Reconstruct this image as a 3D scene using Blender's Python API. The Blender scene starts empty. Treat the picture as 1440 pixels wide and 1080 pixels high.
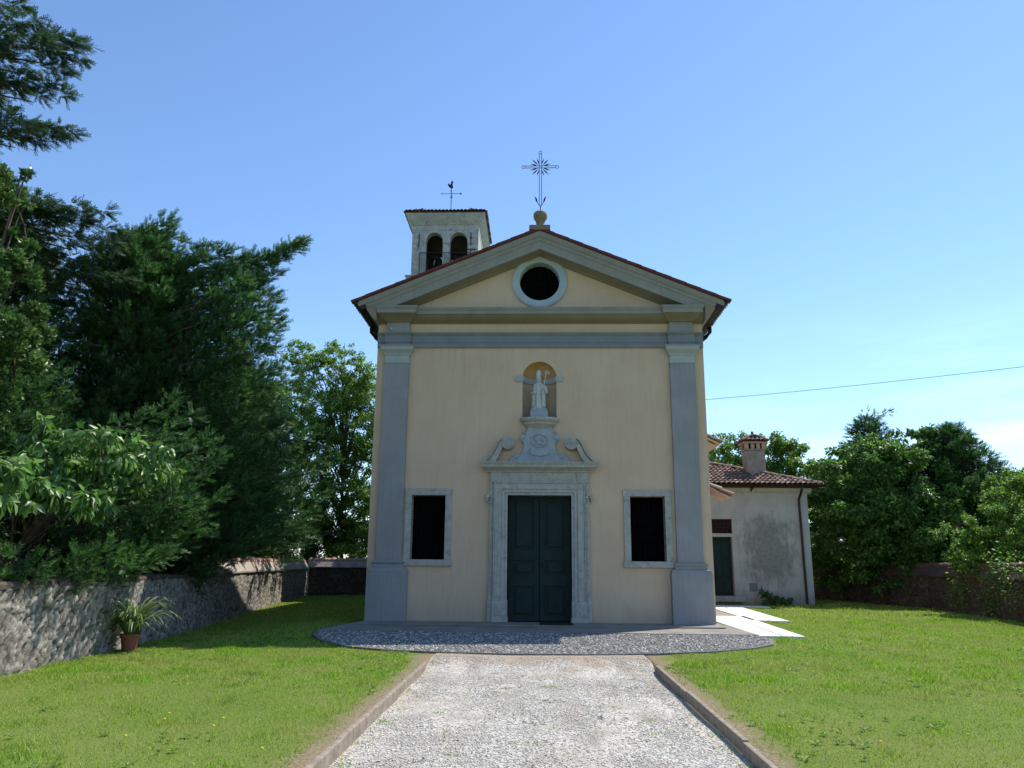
import bpy, bmesh, math, random
import numpy as np
from mathutils import Vector, Matrix, noise
from mathutils.geometry import tessellate_polygon

S = bpy.context.scene
C = S.collection
R_ = random.Random(7)
RNG = np.random.default_rng(11)

# ------------------------------------------------------------------ camera
PITCH, YAW, ROLL = .2284, .0344, .0091
FPX = 1080.0
_f = np.array([-math.sin(YAW)*math.cos(PITCH), math.cos(YAW)*math.cos(PITCH), math.sin(PITCH)])
_r0 = np.array([math.cos(YAW), math.sin(YAW), 0.0]); _u0 = np.cross(_r0, _f)
CR = math.cos(ROLL)*_r0 + math.sin(ROLL)*_u0
CU = -math.sin(ROLL)*_r0 + math.cos(ROLL)*_u0
CAMPOS = np.array([-.05, -21.0, 1.6])
cam = bpy.data.cameras.new("camera"); camo = bpy.data.objects.new("camera", cam); C.objects.link(camo)
M = Matrix(((CR[0], CU[0], -_f[0], CAMPOS[0]), (CR[1], CU[1], -_f[1], CAMPOS[1]), (CR[2], CU[2], -_f[2], CAMPOS[2]), (0, 0, 0, 1)))
camo.matrix_world = M
cam.sensor_width = 36; cam.lens = FPX/1440*36; cam.clip_end = 6000; cam.clip_start = .1
S.camera = camo

def at(px, py, y):
    """surveyed direction (measured off the photograph) carried to world depth y"""
    d = _f + CR*(px-720)/FPX - CU*(py-540)/FPX
    return Vector(CAMPOS + d*((y-CAMPOS[1])/d[1]))

# ------------------------------------------------------------------ sky, sun, exposure
SX, SY = .5625, .506                      # towards the sun per metre of height
sun_dir = Vector((SX, SY, 1)).normalized()
ELEV = math.asin(sun_dir.z); AZ = math.atan2(sun_dir.x, sun_dir.y)
W = bpy.data.worlds.new("World"); S.world = W; W.use_nodes = True
nt = W.node_tree; nt.nodes.clear()
out = nt.nodes.new('ShaderNodeOutputWorld'); bg = nt.nodes.new('ShaderNodeBackground')
sky = nt.nodes.new('ShaderNodeTexSky'); sky.sky_type = 'NISHITA'; sky.sun_disc = False
sky.sun_elevation = ELEV; sky.sun_rotation = AZ
sky.air_density = 1.0; sky.dust_density = .05; sky.ozone_density = 2.6; sky.altitude = 0
bg.inputs[1].default_value = .15
# thin cirrus low over the horizon
tc = nt.nodes.new('ShaderNodeTexCoord'); mp = nt.nodes.new('ShaderNodeMapping'); mp.inputs['Scale'].default_value = (1.2, 1.2, 9)
nz = nt.nodes.new('ShaderNodeTexNoise'); nz.inputs['Scale'].default_value = 2.6; nz.inputs['Detail'].default_value = 8; nz.inputs['Roughness'].default_value = .6
rp = nt.nodes.new('ShaderNodeValToRGB'); rp.color_ramp.elements[0].position = .50; rp.color_ramp.elements[1].position = .74
sp = nt.nodes.new('ShaderNodeSeparateXYZ')
mr = nt.nodes.new('ShaderNodeMapRange'); mr.inputs[1].default_value = .30; mr.inputs[2].default_value = .04; mr.inputs[3].default_value = 0; mr.inputs[4].default_value = .5
ml = nt.nodes.new('ShaderNodeMath'); ml.operation = 'MULTIPLY'
mx = nt.nodes.new('ShaderNodeMix'); mx.data_type = 'RGBA'; mx.inputs[7].default_value = (9.5, 9.8, 10.2, 1)
L = nt.links.new
L(tc.outputs['Generated'], mp.inputs[0]); L(mp.outputs[0], nz.inputs[0]); L(nz.outputs[0], rp.inputs[0])
L(tc.outputs['Generated'], sp.inputs[0]); L(sp.outputs[2], mr.inputs[0]); L(rp.outputs[0], ml.inputs[0]); L(mr.outputs[0], ml.inputs[1])
L(ml.outputs[0], mx.inputs[0]); L(sky.outputs[0], mx.inputs[6]); tn = nt.nodes.new('ShaderNodeMix'); tn.data_type = 'RGBA'; tn.blend_type = 'MULTIPLY'; tn.inputs[0].default_value = 1; tn.inputs[7].default_value = (.86, .955, 1.05, 1); L(mx.outputs[2], tn.inputs[6]); L(tn.outputs[2], bg.inputs[0]); L(bg.outputs[0], out.inputs[0])

sl = bpy.data.lights.new("sun", 'SUN'); sl.energy = 4.6; sl.angle = math.radians(.5); sl.color = (1, .95, .87)
slo = bpy.data.objects.new("sun", sl); C.objects.link(slo); slo.rotation_euler = sun_dir.to_track_quat('Z', 'Y').to_euler(); slo.location = (20, 20, 40)
S.view_settings.view_transform = 'Standard'; S.view_settings.look = 'None'; S.view_settings.gamma = 1; S.view_settings.exposure = 0.45

# ------------------------------------------------------------------ materials
def new_mat(name):
    m = bpy.data.materials.new(name); m.use_nodes = True; n = m.node_tree; n.nodes.clear()
    o = n.nodes.new('ShaderNodeOutputMaterial'); b = n.nodes.new('ShaderNodeBsdfPrincipled'); n.links.new(b.outputs[0], o.inputs[0])
    return m, n, b, o
def c4(c): return (c[0], c[1], c[2], 1)
def noise_node(n, scale, detail=6, rough=.6, coord='Object', stretch=None):
    t = n.nodes.new('ShaderNodeTexCoord'); x = n.nodes.new('ShaderNodeTexNoise')
    x.inputs['Scale'].default_value = scale; x.inputs['Detail'].default_value = detail; x.inputs['Roughness'].default_value = rough
    src = t.outputs[coord]
    if stretch:
        mpn = n.nodes.new('ShaderNodeMapping'); mpn.inputs['Scale'].default_value = stretch; n.links.new(src, mpn.inputs[0]); src = mpn.outputs[0]
    n.links.new(src, x.inputs['Vector'])
    return x
def ramp(n, src, p0, p1, c0=(0, 0, 0), c1=(1, 1, 1)):
    r = n.nodes.new('ShaderNodeValToRGB'); r.color_ramp.elements[0].position = p0; r.color_ramp.elements[1].position = p1
    r.color_ramp.elements[0].color = c4(c0); r.color_ramp.elements[1].color = c4(c1); n.links.new(src, r.inputs[0]); return r
def mix(n, fac, a, b):
    m = n.nodes.new('ShaderNodeMix'); m.data_type = 'RGBA'
    for k, v in ((0, fac), (6, a), (7, b)):
        if isinstance(v, (tuple, list)): m.inputs[k].default_value = c4(v)
        elif isinstance(v, (int, float)): m.inputs[k].default_value = v
        else: n.links.new(v, m.inputs[k])
    return m.outputs[2]
def math_(n, op, a, b=0.0, clamp=False):
    m = n.nodes.new('ShaderNodeMath'); m.operation = op; m.use_clamp = clamp
    for k, v in ((0, a), (1, b)):
        if isinstance(v, (int, float)): m.inputs[k].default_value = v
        else: n.links.new(v, m.inputs[k])
    return m.outputs[0]
def bump(n, b, h, strength=.3, dist=.01):
    x = n.nodes.new('ShaderNodeBump'); x.inputs['Strength'].default_value = strength; x.inputs['Distance'].default_value = dist
    n.links.new(h, x.inputs['Height']); n.links.new(x.outputs[0], b.inputs['Normal'])
def surf(name, c1, c2, scale=2.0, rough=.85, bs=60, bstr=.25, bdist=.004, metal=0, streak=None, spots=None, lo=.35, hi=.65):
    m, n, b, o = new_mat(name)
    a = noise_node(n, scale); r = ramp(n, a.outputs[0], lo, hi)
    col = mix(n, r.outputs[0], c1, c2)
    if streak:   # vertical weather streaks: colour, amount
        s = noise_node(n, 3.0, stretch=(5, 5, .35)); sr = ramp(n, s.outputs[0], .52, .75)
        col = mix(n, math_(n, 'MULTIPLY', sr.outputs[0], streak[1]), col, streak[0])
    if spots:
        s = noise_node(n, spots[2], detail=10, rough=.7); sr = ramp(n, s.outputs[0], .55, .66)
        col = mix(n, math_(n, 'MULTIPLY', sr.outputs[0], spots[1]), col, spots[0])
    n.links.new(col, b.inputs['Base Color']); b.inputs['Roughness'].default_value = rough; b.inputs['Metallic'].default_value = metal
    b.inputs['Specular IOR Level'].default_value = .3
    f = noise_node(n, bs, detail=4); bump(n, b, f.outputs[0], bstr, bdist)
    return m
def island_mat(name, cols, rough=.8, trans=0.0, bs=None, spec=.3, patch=None):
    m, n, b, o = new_mat(name)
    g = n.nodes.new('ShaderNodeNewGeometry'); r = n.nodes.new('ShaderNodeValToRGB')
    els = r.color_ramp.elements
    while len(els) < len(cols): els.new(.5)
    for i, (p, c) in enumerate(cols): els[i].position = p; els[i].color = c4(c)
    n.links.new(g.outputs['Random Per Island'], r.inputs[0]); col = r.outputs[0]
    if patch:
        a = noise_node(n, patch[2], detail=5); pr = ramp(n, a.outputs[0], .42, .64)
        col = mix(n, math_(n, 'MULTIPLY', pr.outputs[0], patch[1]), col, patch[0])
    n.links.new(col, b.inputs['Base Color']); b.inputs['Roughness'].default_value = rough; b.inputs['Specular IOR Level'].default_value = spec
    if bs: f = noise_node(n, bs); bump(n, b, f.outputs[0], .4, .005)
    if trans:
        t = n.nodes.new('ShaderNodeBsdfTranslucent'); ms = n.nodes.new('ShaderNodeMixShader'); ms.inputs[0].default_value = trans
        hs = n.nodes.new('ShaderNodeHueSaturation'); hs.inputs['Value'].default_value = 1.5; hs.inputs['Saturation'].default_value = 1.1
        n.links.new(col, hs.inputs['Color']); n.links.new(hs.outputs[0], t.inputs[0])
        n.links.new(b.outputs[0], ms.inputs[1]); n.links.new(t.outputs[0], ms.inputs[2]); n.links.new(ms.outputs[0], o.inputs[0])
    return m

def plaster_mat():
    m, n, b, o = new_mat('cream_plaster')
    a = noise_node(n, .8, detail=8); r = ramp(n, a.outputs[0], .3, .7)
    col = mix(n, r.outputs[0], (.575, .405, .27), (.65, .48, .335))
    s = noise_node(n, 2.2, stretch=(4, 4, .4)); sr = ramp(n, s.outputs[0], .5, .8)
    col = mix(n, math_(n, 'MULTIPLY', sr.outputs[0], .45), col, (.40, .335, .245))
    # pale repair patches and fine hairlines
    v = noise_node(n, 5, detail=12, rough=.75); vr = ramp(n, v.outputs[0], .60, .70); col = mix(n, math_(n, 'MULTIPLY', vr.outputs[0], .3), col, (.62, .52, .38))
    t0 = n.nodes.new('ShaderNodeTexCoord'); s0 = n.nodes.new('ShaderNodeSeparateXYZ'); n.links.new(t0.outputs['Object'], s0.inputs[0])
    dr_ = noise_node(n, 2.6, detail=5, stretch=(2.2, 2.2, .2)); drr = ramp(n, dr_.outputs[0], .48, .68)      # dirt runs below the string course
    m1 = n.nodes.new('ShaderNodeMapRange'); m1.inputs[1].default_value = 5.9; m1.inputs[2].default_value = 7.5; n.links.new(s0.outputs[2], m1.inputs[0]); m1b = n.nodes.new('ShaderNodeMapRange'); m1b.inputs[1].default_value = 8.3; m1b.inputs[2].default_value = 7.6; n.links.new(s0.outputs[2], m1b.inputs[0])
    col = mix(n, math_(n, 'MULTIPLY', math_(n, 'MULTIPLY', drr.outputs[0], math_(n, 'MULTIPLY', m1.outputs[0], m1b.outputs[0])), .22), col, (.30, .26, .20))
    ck = n.nodes.new('ShaderNodeTexVoronoi'); ck.feature = 'DISTANCE_TO_EDGE'; ck.inputs['Scale'].default_value = .55; cw = noise_node(n, 1.6, detail=9, rough=.7)
    ca = n.nodes.new('ShaderNodeVectorMath'); ca.operation = 'MULTIPLY_ADD'; ca.inputs[1].default_value = (.9, .9, .9); n.links.new(cw.outputs['Color'], ca.inputs[0]); n.links.new(t0.outputs['Object'], ca.inputs[2]); n.links.new(ca.outputs[0], ck.inputs['Vector'])
    ckr = ramp(n, ck.outputs['Distance'], .0, .006, (1, 1, 1), (0, 0, 0)); col = mix(n, math_(n, 'MULTIPLY', math_(n, 'MULTIPLY', ckr.outputs[0], vr.outputs[0]), .55), col, (.25, .20, .14))
    # rising damp band: real grey salt stain on the lowest half metre
    t = n.nodes.new('ShaderNodeTexCoord'); sx = n.nodes.new('ShaderNodeSeparateXYZ'); n.links.new(t.outputs['Object'], sx.inputs[0])
    z = math_(n, 'ADD', sx.outputs[2], math_(n, 'MULTIPLY', math_(n, 'SUBTRACT', s.outputs[0], .5), 1.6))
    mrn = n.nodes.new('ShaderNodeMapRange'); mrn.inputs[1].default_value = .75; mrn.inputs[2].default_value = .0; n.links.new(z, mrn.inputs[0])
    col = mix(n, math_(n, 'MULTIPLY', mrn.outputs[0], .55), col, (.32, .285, .23))
    n.links.new(col, b.inputs['Base Color']); b.inputs['Roughness'].default_value = .92; b.inputs['Specular IOR Level'].default_value = .2
    f = noise_node(n, 18, detail=8); bump(n, b, f.outputs[0], .35, .006)
    return m
def rubble_mat(name, stone1, stone2, mortar, scale=5.0):
    m, n, b, o = new_mat(name)
    at_ = n.nodes.new('ShaderNodeAttribute'); at_.attribute_name = 'stone'; sp_ = n.nodes.new('ShaderNodeSeparateColor'); n.links.new(at_.outputs['Color'], sp_.inputs[0])
    g = noise_node(n, 9, detail=12, rough=.72); gr = ramp(n, g.outputs[0], .35, .68)
    l = noise_node(n, .9, detail=6); lr = ramp(n, l.outputs[0], .4, .65)
    st = mix(n, sp_.outputs[1], stone1, stone2); st = mix(n, math_(n, 'MULTIPLY', gr.outputs[0], .5), st, tuple(x*.45 for x in stone1))
    st = mix(n, math_(n, 'MULTIPLY', lr.outputs[0], .45), st, tuple(x*.55 for x in stone1))
    er = ramp(n, math_(n, 'ADD', sp_.outputs[0], math_(n, 'MULTIPLY', math_(n, 'SUBTRACT', g.outputs[0], .5), .5)), .05, .42)
    col = mix(n, er.outputs[0], mortar, st)
    n.links.new(col, b.inputs['Base Color']); b.inputs['Roughness'].default_value = .97; b.inputs['Specular IOR Level'].default_value = .1
    bump(n, b, g.outputs[0], .8, .03)
    return m
def lawn_mat():
    m, n, b, o = new_mat('lawn_ground')
    a = noise_node(n, .35, detail=6); r = ramp(n, a.outputs[0], .35, .65); col = mix(n, r.outputs[0], (.12, .18, .03), (.19, .22, .06))
    f = noise_node(n, 25, detail=8); fr = ramp(n, f.outputs[0], .3, .7); col = mix(n, math_(n, 'MULTIPLY', fr.outputs[0], .5), col, (.09, .11, .03))
    t = n.nodes.new('ShaderNodeTexCoord'); sx = n.nodes.new('ShaderNodeSeparateXYZ'); n.links.new(t.outputs['Object'], sx.inputs[0])
    ax = math_(n, 'ABSOLUTE', sx.outputs[0]); w = noise_node(n, 1.8, detail=6)
    d = math_(n, 'SUBTRACT', ax, math_(n, 'MULTIPLY', w.outputs[0], .9))
    mrn = n.nodes.new('ShaderNodeMapRange'); mrn.inputs[1].default_value = 1.79; mrn.inputs[2].default_value = 1.54; n.links.new(d, mrn.inputs[0])
    yl = n.nodes.new('ShaderNodeMapRange'); yl.inputs[1].default_value = -5.6; yl.inputs[2].default_value = -6.2; n.links.new(sx.outputs[1], yl.inputs[0])
    soil = mix(n, fr.outputs[0], (.12, .09, .055), (.33, .265, .165))
    col = mix(n, math_(n, 'MULTIPLY', mrn.outputs[0], yl.outputs[0]), col, soil)
    n.links.new(col, b.inputs['Base Color']); b.inputs['Roughness'].default_value = 1; b.inputs['Specular IOR Level'].default_value = .1
    bump(n, b, f.outputs[0], .8, .02); return m
def gravel_mat():
    m, n, b, o = new_mat('gravel')
    t = n.nodes.new('ShaderNodeTexCoord'); v = n.nodes.new('ShaderNodeTexVoronoi'); v.inputs['Scale'].default_value = 62
    n.links.new(t.outputs['Object'], v.inputs['Vector']); bw = n.nodes.new('ShaderNodeSeparateColor'); n.links.new(v.outputs['Color'], bw.inputs[0])
    r = n.nodes.new('ShaderNodeValToRGB'); e = r.color_ramp.elements; e[0].position = 0; e[0].color = (.30, .27, .22, 1); e[1].position = 1; e[1].color = (.70, .655, .58, 1)
    x = e.new(.35); x.color = (.47, .44, .385, 1); n.links.new(bw.outputs[0], r.inputs[0])
    a = noise_node(n, 1.6, detail=8, rough=.65); ar = ramp(n, a.outputs[0], .46, .66); col = mix(n, math_(n, 'MULTIPLY', ar.outputs[0], .6), r.outputs[0], (.27, .225, .165))
    # trodden brown earth near the apron
    sx = n.nodes.new('ShaderNodeSeparateXYZ'); n.links.new(t.outputs['Object'], sx.inputs[0])
    y = math_(n, 'ADD', sx.outputs[1], math_(n, 'MULTIPLY', a.outputs[0], 2.2)); mrn = n.nodes.new('ShaderNodeMapRange')
    mrn.inputs[1].default_value = -6.9; mrn.inputs[2].default_value = -5.9; n.links.new(y, mrn.inputs[0])
    col = mix(n, math_(n, 'MULTIPLY', mrn.outputs[0], .8), col, (.38, .28, .19))
    tr_ = noise_node(n, 1.1, detail=7, rough=.6, stretch=(2.2, .35, 1)); trr = ramp(n, tr_.outputs[0], .50, .68); col = mix(n, math_(n, 'MULTIPLY', trr.outputs[0], .5), col, (.25, .215, .165))
    n.links.new(col, b.inputs['Base Color']); b.inputs['Roughness'].default_value = .95; b.inputs['Specular IOR Level'].default_value = .15
    bump(n, b, v.outputs['Distance'], .8, -.012); return m

MT = {}
MT['plaster'] = plaster_mat()
MT['grey'] = surf('grey_paint', (.27, .26, .258), (.315, .305, .302), 1.5, streak=((.18, .18, .185), .5))
MT['capital'] = surf('pale_stucco', (.36, .38, .365), (.42, .435, .41), 3, streak=((.28, .29, .28), .35))
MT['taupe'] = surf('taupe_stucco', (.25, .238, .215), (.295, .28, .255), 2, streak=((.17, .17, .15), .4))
MT['shaded_cream'] = surf('shaded_cream_soffit', (.24, .20, .14), (.28, .235, .165), 2)  # cream darkened in the colour itself to stand for shade under the cornices
MT['band'] = surf('blue_grey_band', (.19, .195, .205), (.23, .235, .24), 2, streak=((.15, .15, .155), .4))
MT['oculus'] = surf('pale_blue_ring', (.36, .41, .43), (.42, .46, .475), 3)
MT['stone'] = surf('weathered_limestone', (.345, .325, .29), (.46, .435, .39), 6, bs=35, bstr=.5, bdist=.008, spots=((.18, .17, .15), .7, 9), streak=((.26, .25, .22), .4))
MT['statue'] = surf('statue_limestone', (.50, .49, .46), (.60, .59, .55), 9, bs=40, bstr=.5, bdist=.006, spots=((.26, .27, .27), .6, 14))
MT['cartouche'] = surf('bluish_limestone', (.28, .31, .345), (.38, .405, .42), 5, bs=40, bstr=.5, bdist=.006, spots=((.24, .26, .28), .6, 10))
MT['ochre'] = surf('ochre_plaster', (.50, .28, .10), (.56, .34, .14), 4)
MT['greendoor'] = surf('dark_green_paint', (.009, .021, .020), (.013, .029, .027), 3, rough=.75, streak=((.022, .04, .042), .5))
MT['dark'] = surf('dark_interior', (.006, .006, .007), (.010, .010, .011), 3, rough=.6)
MT['belfry_shade'] = surf('painted_belfry_shade', (.012, .011, .010), (.03, .027, .024), 3)  # near-black colour stands for the deep shade inside the belfry
MT['glass'] = surf('unlit_glass', (.002, .002, .002), (.004, .004, .004), 3, rough=.95); MT['glass'].node_tree.nodes['Principled BSDF'].inputs['Specular IOR Level'].default_value = 0
MT['nichelow'] = surf('pale_niche_plaster', (.44, .33, .22), (.50, .385, .27), 4)
MT['grillebar'] = surf('black_bars', (.004, .004, .004), (.009, .008, .008), 8, rough=.95); MT['grillebar'].node_tree.nodes['Principled BSDF'].inputs['Specular IOR Level'].default_value = 0
MT['iron'] = surf('wrought_iron', (.02, .02, .022), (.035, .03, .03), 8, rough=.55, metal=.3)
MT['rustiron'] = surf('red_brown_iron', (.06, .02, .02), (.09, .03, .03), 8, rough=.6)
MT['gutter'] = surf('dark_brown_metal', (.020, .016, .014), (.035, .028, .024), 5, rough=.4, metal=.4)
MT['tile'] = island_mat('terracotta_tiles', [(0, (.13, .085, .065)), (.35, (.27, .16, .115)), (.7, (.38, .245, .18)), (1, (.46, .38, .31))], .9, bs=20, patch=((.13, .115, .10), .7, 2.0))
MT['redtile'] = surf('red_tile_edge', (.10, .030, .024), (.15, .045, .034), 6, rough=.9)
MT['towerstone'] = surf('tower_limestone', (.33, .335, .325), (.47, .47, .45), 3, bs=25, bstr=.5, bdist=.01, spots=((.16, .17, .19), .75, 4), streak=((.18, .19, .21), .6))
MT['finial'] = surf('lichen_sandstone', (.16, .12, .08), (.26, .20, .13), 9, spots=((.30, .27, .16), .6, 20))
MT['annexwall'] = surf('stained_white_plaster', (.40, .395, .38), (.52, .51, .49), 1.2, bs=20, bstr=.4, bdist=.008, spots=((.17, .165, .155), .85, .55), streak=((.20, .195, .185), .8))
def annex_mat():
    m, n, b, o = new_mat('stained_white_plaster')
    a = noise_node(n, 1.1, detail=8); r = ramp(n, a.outputs[0], .35, .65); col = mix(n, r.outputs[0], (.40, .38, .35), (.49, .47, .43))
    t = n.nodes.new('ShaderNodeTexCoord'); sx = n.nodes.new('ShaderNodeSeparateXYZ'); n.links.new(t.outputs['Object'], sx.inputs[0])
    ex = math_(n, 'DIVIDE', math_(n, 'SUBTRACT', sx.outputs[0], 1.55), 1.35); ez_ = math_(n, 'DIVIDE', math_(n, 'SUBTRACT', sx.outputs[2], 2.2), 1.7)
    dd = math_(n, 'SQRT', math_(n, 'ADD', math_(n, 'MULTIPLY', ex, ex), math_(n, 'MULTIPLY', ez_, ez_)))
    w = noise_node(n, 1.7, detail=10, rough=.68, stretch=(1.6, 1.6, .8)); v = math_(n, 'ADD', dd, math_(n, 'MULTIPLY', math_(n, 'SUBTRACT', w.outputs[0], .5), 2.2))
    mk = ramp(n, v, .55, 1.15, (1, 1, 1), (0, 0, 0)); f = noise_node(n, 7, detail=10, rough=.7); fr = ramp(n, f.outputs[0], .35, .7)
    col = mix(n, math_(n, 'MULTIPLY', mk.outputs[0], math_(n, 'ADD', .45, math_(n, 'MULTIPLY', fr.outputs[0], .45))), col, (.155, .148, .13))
    s2 = noise_node(n, 2.5, detail=8, stretch=(4, 4, .3)); s2r = ramp(n, s2.outputs[0], .52, .75); col = mix(n, math_(n, 'MULTIPLY', s2r.outputs[0], .5), col, (.20, .19, .17))
    mz = n.nodes.new('ShaderNodeMapRange'); mz.inputs[1].default_value = .7; mz.inputs[2].default_value = .1; n.links.new(math_(n, 'ADD', sx.outputs[2], math_(n, 'MULTIPLY', math_(n, 'SUBTRACT', w.outputs[0], .5), 1.5)), mz.inputs[0])
    col = mix(n, math_(n, 'MULTIPLY', mz.outputs[0], .6), col, (.17, .165, .15))
    n.links.new(col, b.inputs['Base Color']); b.inputs['Roughness'].default_value = .95; b.inputs['Specular IOR Level'].default_value = .15; bump(n, b, f.outputs[0], .4, .01); return m
MT['annexwall'] = annex_mat()
MT['whitestone'] = surf('white_paving_stone', (.60, .59, .555), (.74, .73, .70), 4, bs=50, spots=((.42, .40, .36), .6, 6))
MT['concrete'] = surf('worn_concrete', (.20, .18, .155), (.30, .265, .225), 1.5, bs=30, spots=((.14, .12, .10), .6, 5))
MT['kerb'] = surf('weathered_kerb', (.20, .16, .12), (.32, .265, .205), 7, bs=40, bstr=.6, bdist=.008, spots=((.10, .09, .07), .7, 12))
MT['rubble'] = rubble_mat('rubble_wall', (.22, .20, .17), (.47, .435, .375), (.07, .062, .05), 8.0)
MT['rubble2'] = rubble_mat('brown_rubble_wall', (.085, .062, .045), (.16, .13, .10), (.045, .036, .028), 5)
MT['coping'] = surf('mossy_brick_coping', (.30, .25, .21), (.42, .37, .33), 3, bs=30, bstr=.6, bdist=.01, spots=((.22, .19, .03), .9, 1.3))
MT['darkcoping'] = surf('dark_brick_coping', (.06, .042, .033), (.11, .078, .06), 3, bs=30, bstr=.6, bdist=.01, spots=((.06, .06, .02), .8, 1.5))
MT['pinktile'] = surf('pale_red_ridge', (.42, .24, .18), (.55, .38, .31), 8)
MT['pebble'] = island_mat('river_pebbles', [(0, (.10, .095, .09)), (.45, (.21, .20, .18)), (.82, (.34, .325, .295)), (.93, (.62, .59, .54))], .85)
MT['mortar'] = surf('pebble_mortar', (.13, .12, .105), (.20, .185, .16), 9, bs=60, bstr=.7)
MT['stones'] = island_mat('loose_gravel', [(0, (.24, .215, .175)), (.15, (.46, .425, .365)), (.7, (.60, .56, .49)), (1, (.78, .735, .66))], .9)
MT['gravel'] = gravel_mat(); MT['lawn'] = lawn_mat()
MT['grass'] = island_mat('grass_blades', [(0, (.10, .215, .024)), (.5, (.20, .37, .04)), (.85, (.33, .48, .07)), (1, (.52, .49, .22))], .95, .32, spec=.04, patch=((.36, .35, .12), .65, .8))
MT['bark'] = surf('bark', (.07, .05, .035), (.13, .10, .075), 9, bs=25, bstr=.9, bdist=.02)
MT['cypress'] = island_mat('cypress_fronds', [(0, (.016, .046, .016)), (.5, (.045, .115, .034)), (.85, (.085, .175, .055)), (1, (.20, .24, .12))], .55, .25)
MT['cedar'] = island_mat('dark_conifer_fronds', [(0, (.018, .045, .022)), (.6, (.040, .085, .036)), (1, (.11, .15, .07))], .6, .25)
MT['laurel'] = island_mat('laurel_leaves', [(0, (.03, .075, .02)), (.6, (.07, .14, .035)), (1, (.17, .25, .08))], .4, .25, spec=.5)
MT['walnut'] = island_mat('walnut_leaves', [(0, (.05, .12, .03)), (.6, (.11, .22, .05)), (1, (.22, .33, .11))], .4, .4, spec=.5)
MT['leafy'] = island_mat('broad_leaves', [(0, (.035, .09, .02)), (.6, (.09, .185, .035)), (1, (.18, .29, .065))], .5, .38)
MT['shadeleaf'] = island_mat('shade_dark_leaves', [(0, (.010, .028, .008)), (.7, (.025, .06, .015)), (1, (.05, .10, .025))], .6, .15)  # hedge leaf colour darkened to stand for deep shade under the trees
MT['bright'] = island_mat('bright_leaves', [(0, (.045, .11, .02)), (.6, (.13, .24, .04)), (1, (.27, .38, .085))], .5, .4)
MT['pot'] = surf('terracotta_pot', (.20, .075, .045), (.27, .11, .065), 6)
MT['strap'] = island_mat('strap_leaves', [(0, (.06, .13, .03)), (.5, (.18, .27, .08)), (1, (.55, .58, .38))], .45, .35)
MT['yellow'] = surf('yellow_petals', (.7, .55, .03), (.8, .62, .05), 5)
MT['mat'] = surf('black_coir', (.012, .011, .010), (.02, .018, .016), 30)
MT['leaflitter'] = island_mat('dead_leaf', [(0, (.03, .022, .015)), (.6, (.08, .055, .03)), (1, (.16, .11, .06))], .9)
MT['chimneyplaster'] = surf('tan_chimney_plaster', (.25, .205, .17), (.34, .29, .25), 4, spots=((.15, .12, .10), .6, 5))
MT['darktile'] = surf('dark_ridge', (.09, .055, .042), (.15, .10, .08), 6)
MT['cable'] = surf('black_cable', (.03, .03, .03), (.04, .04, .04), 5)

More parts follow.
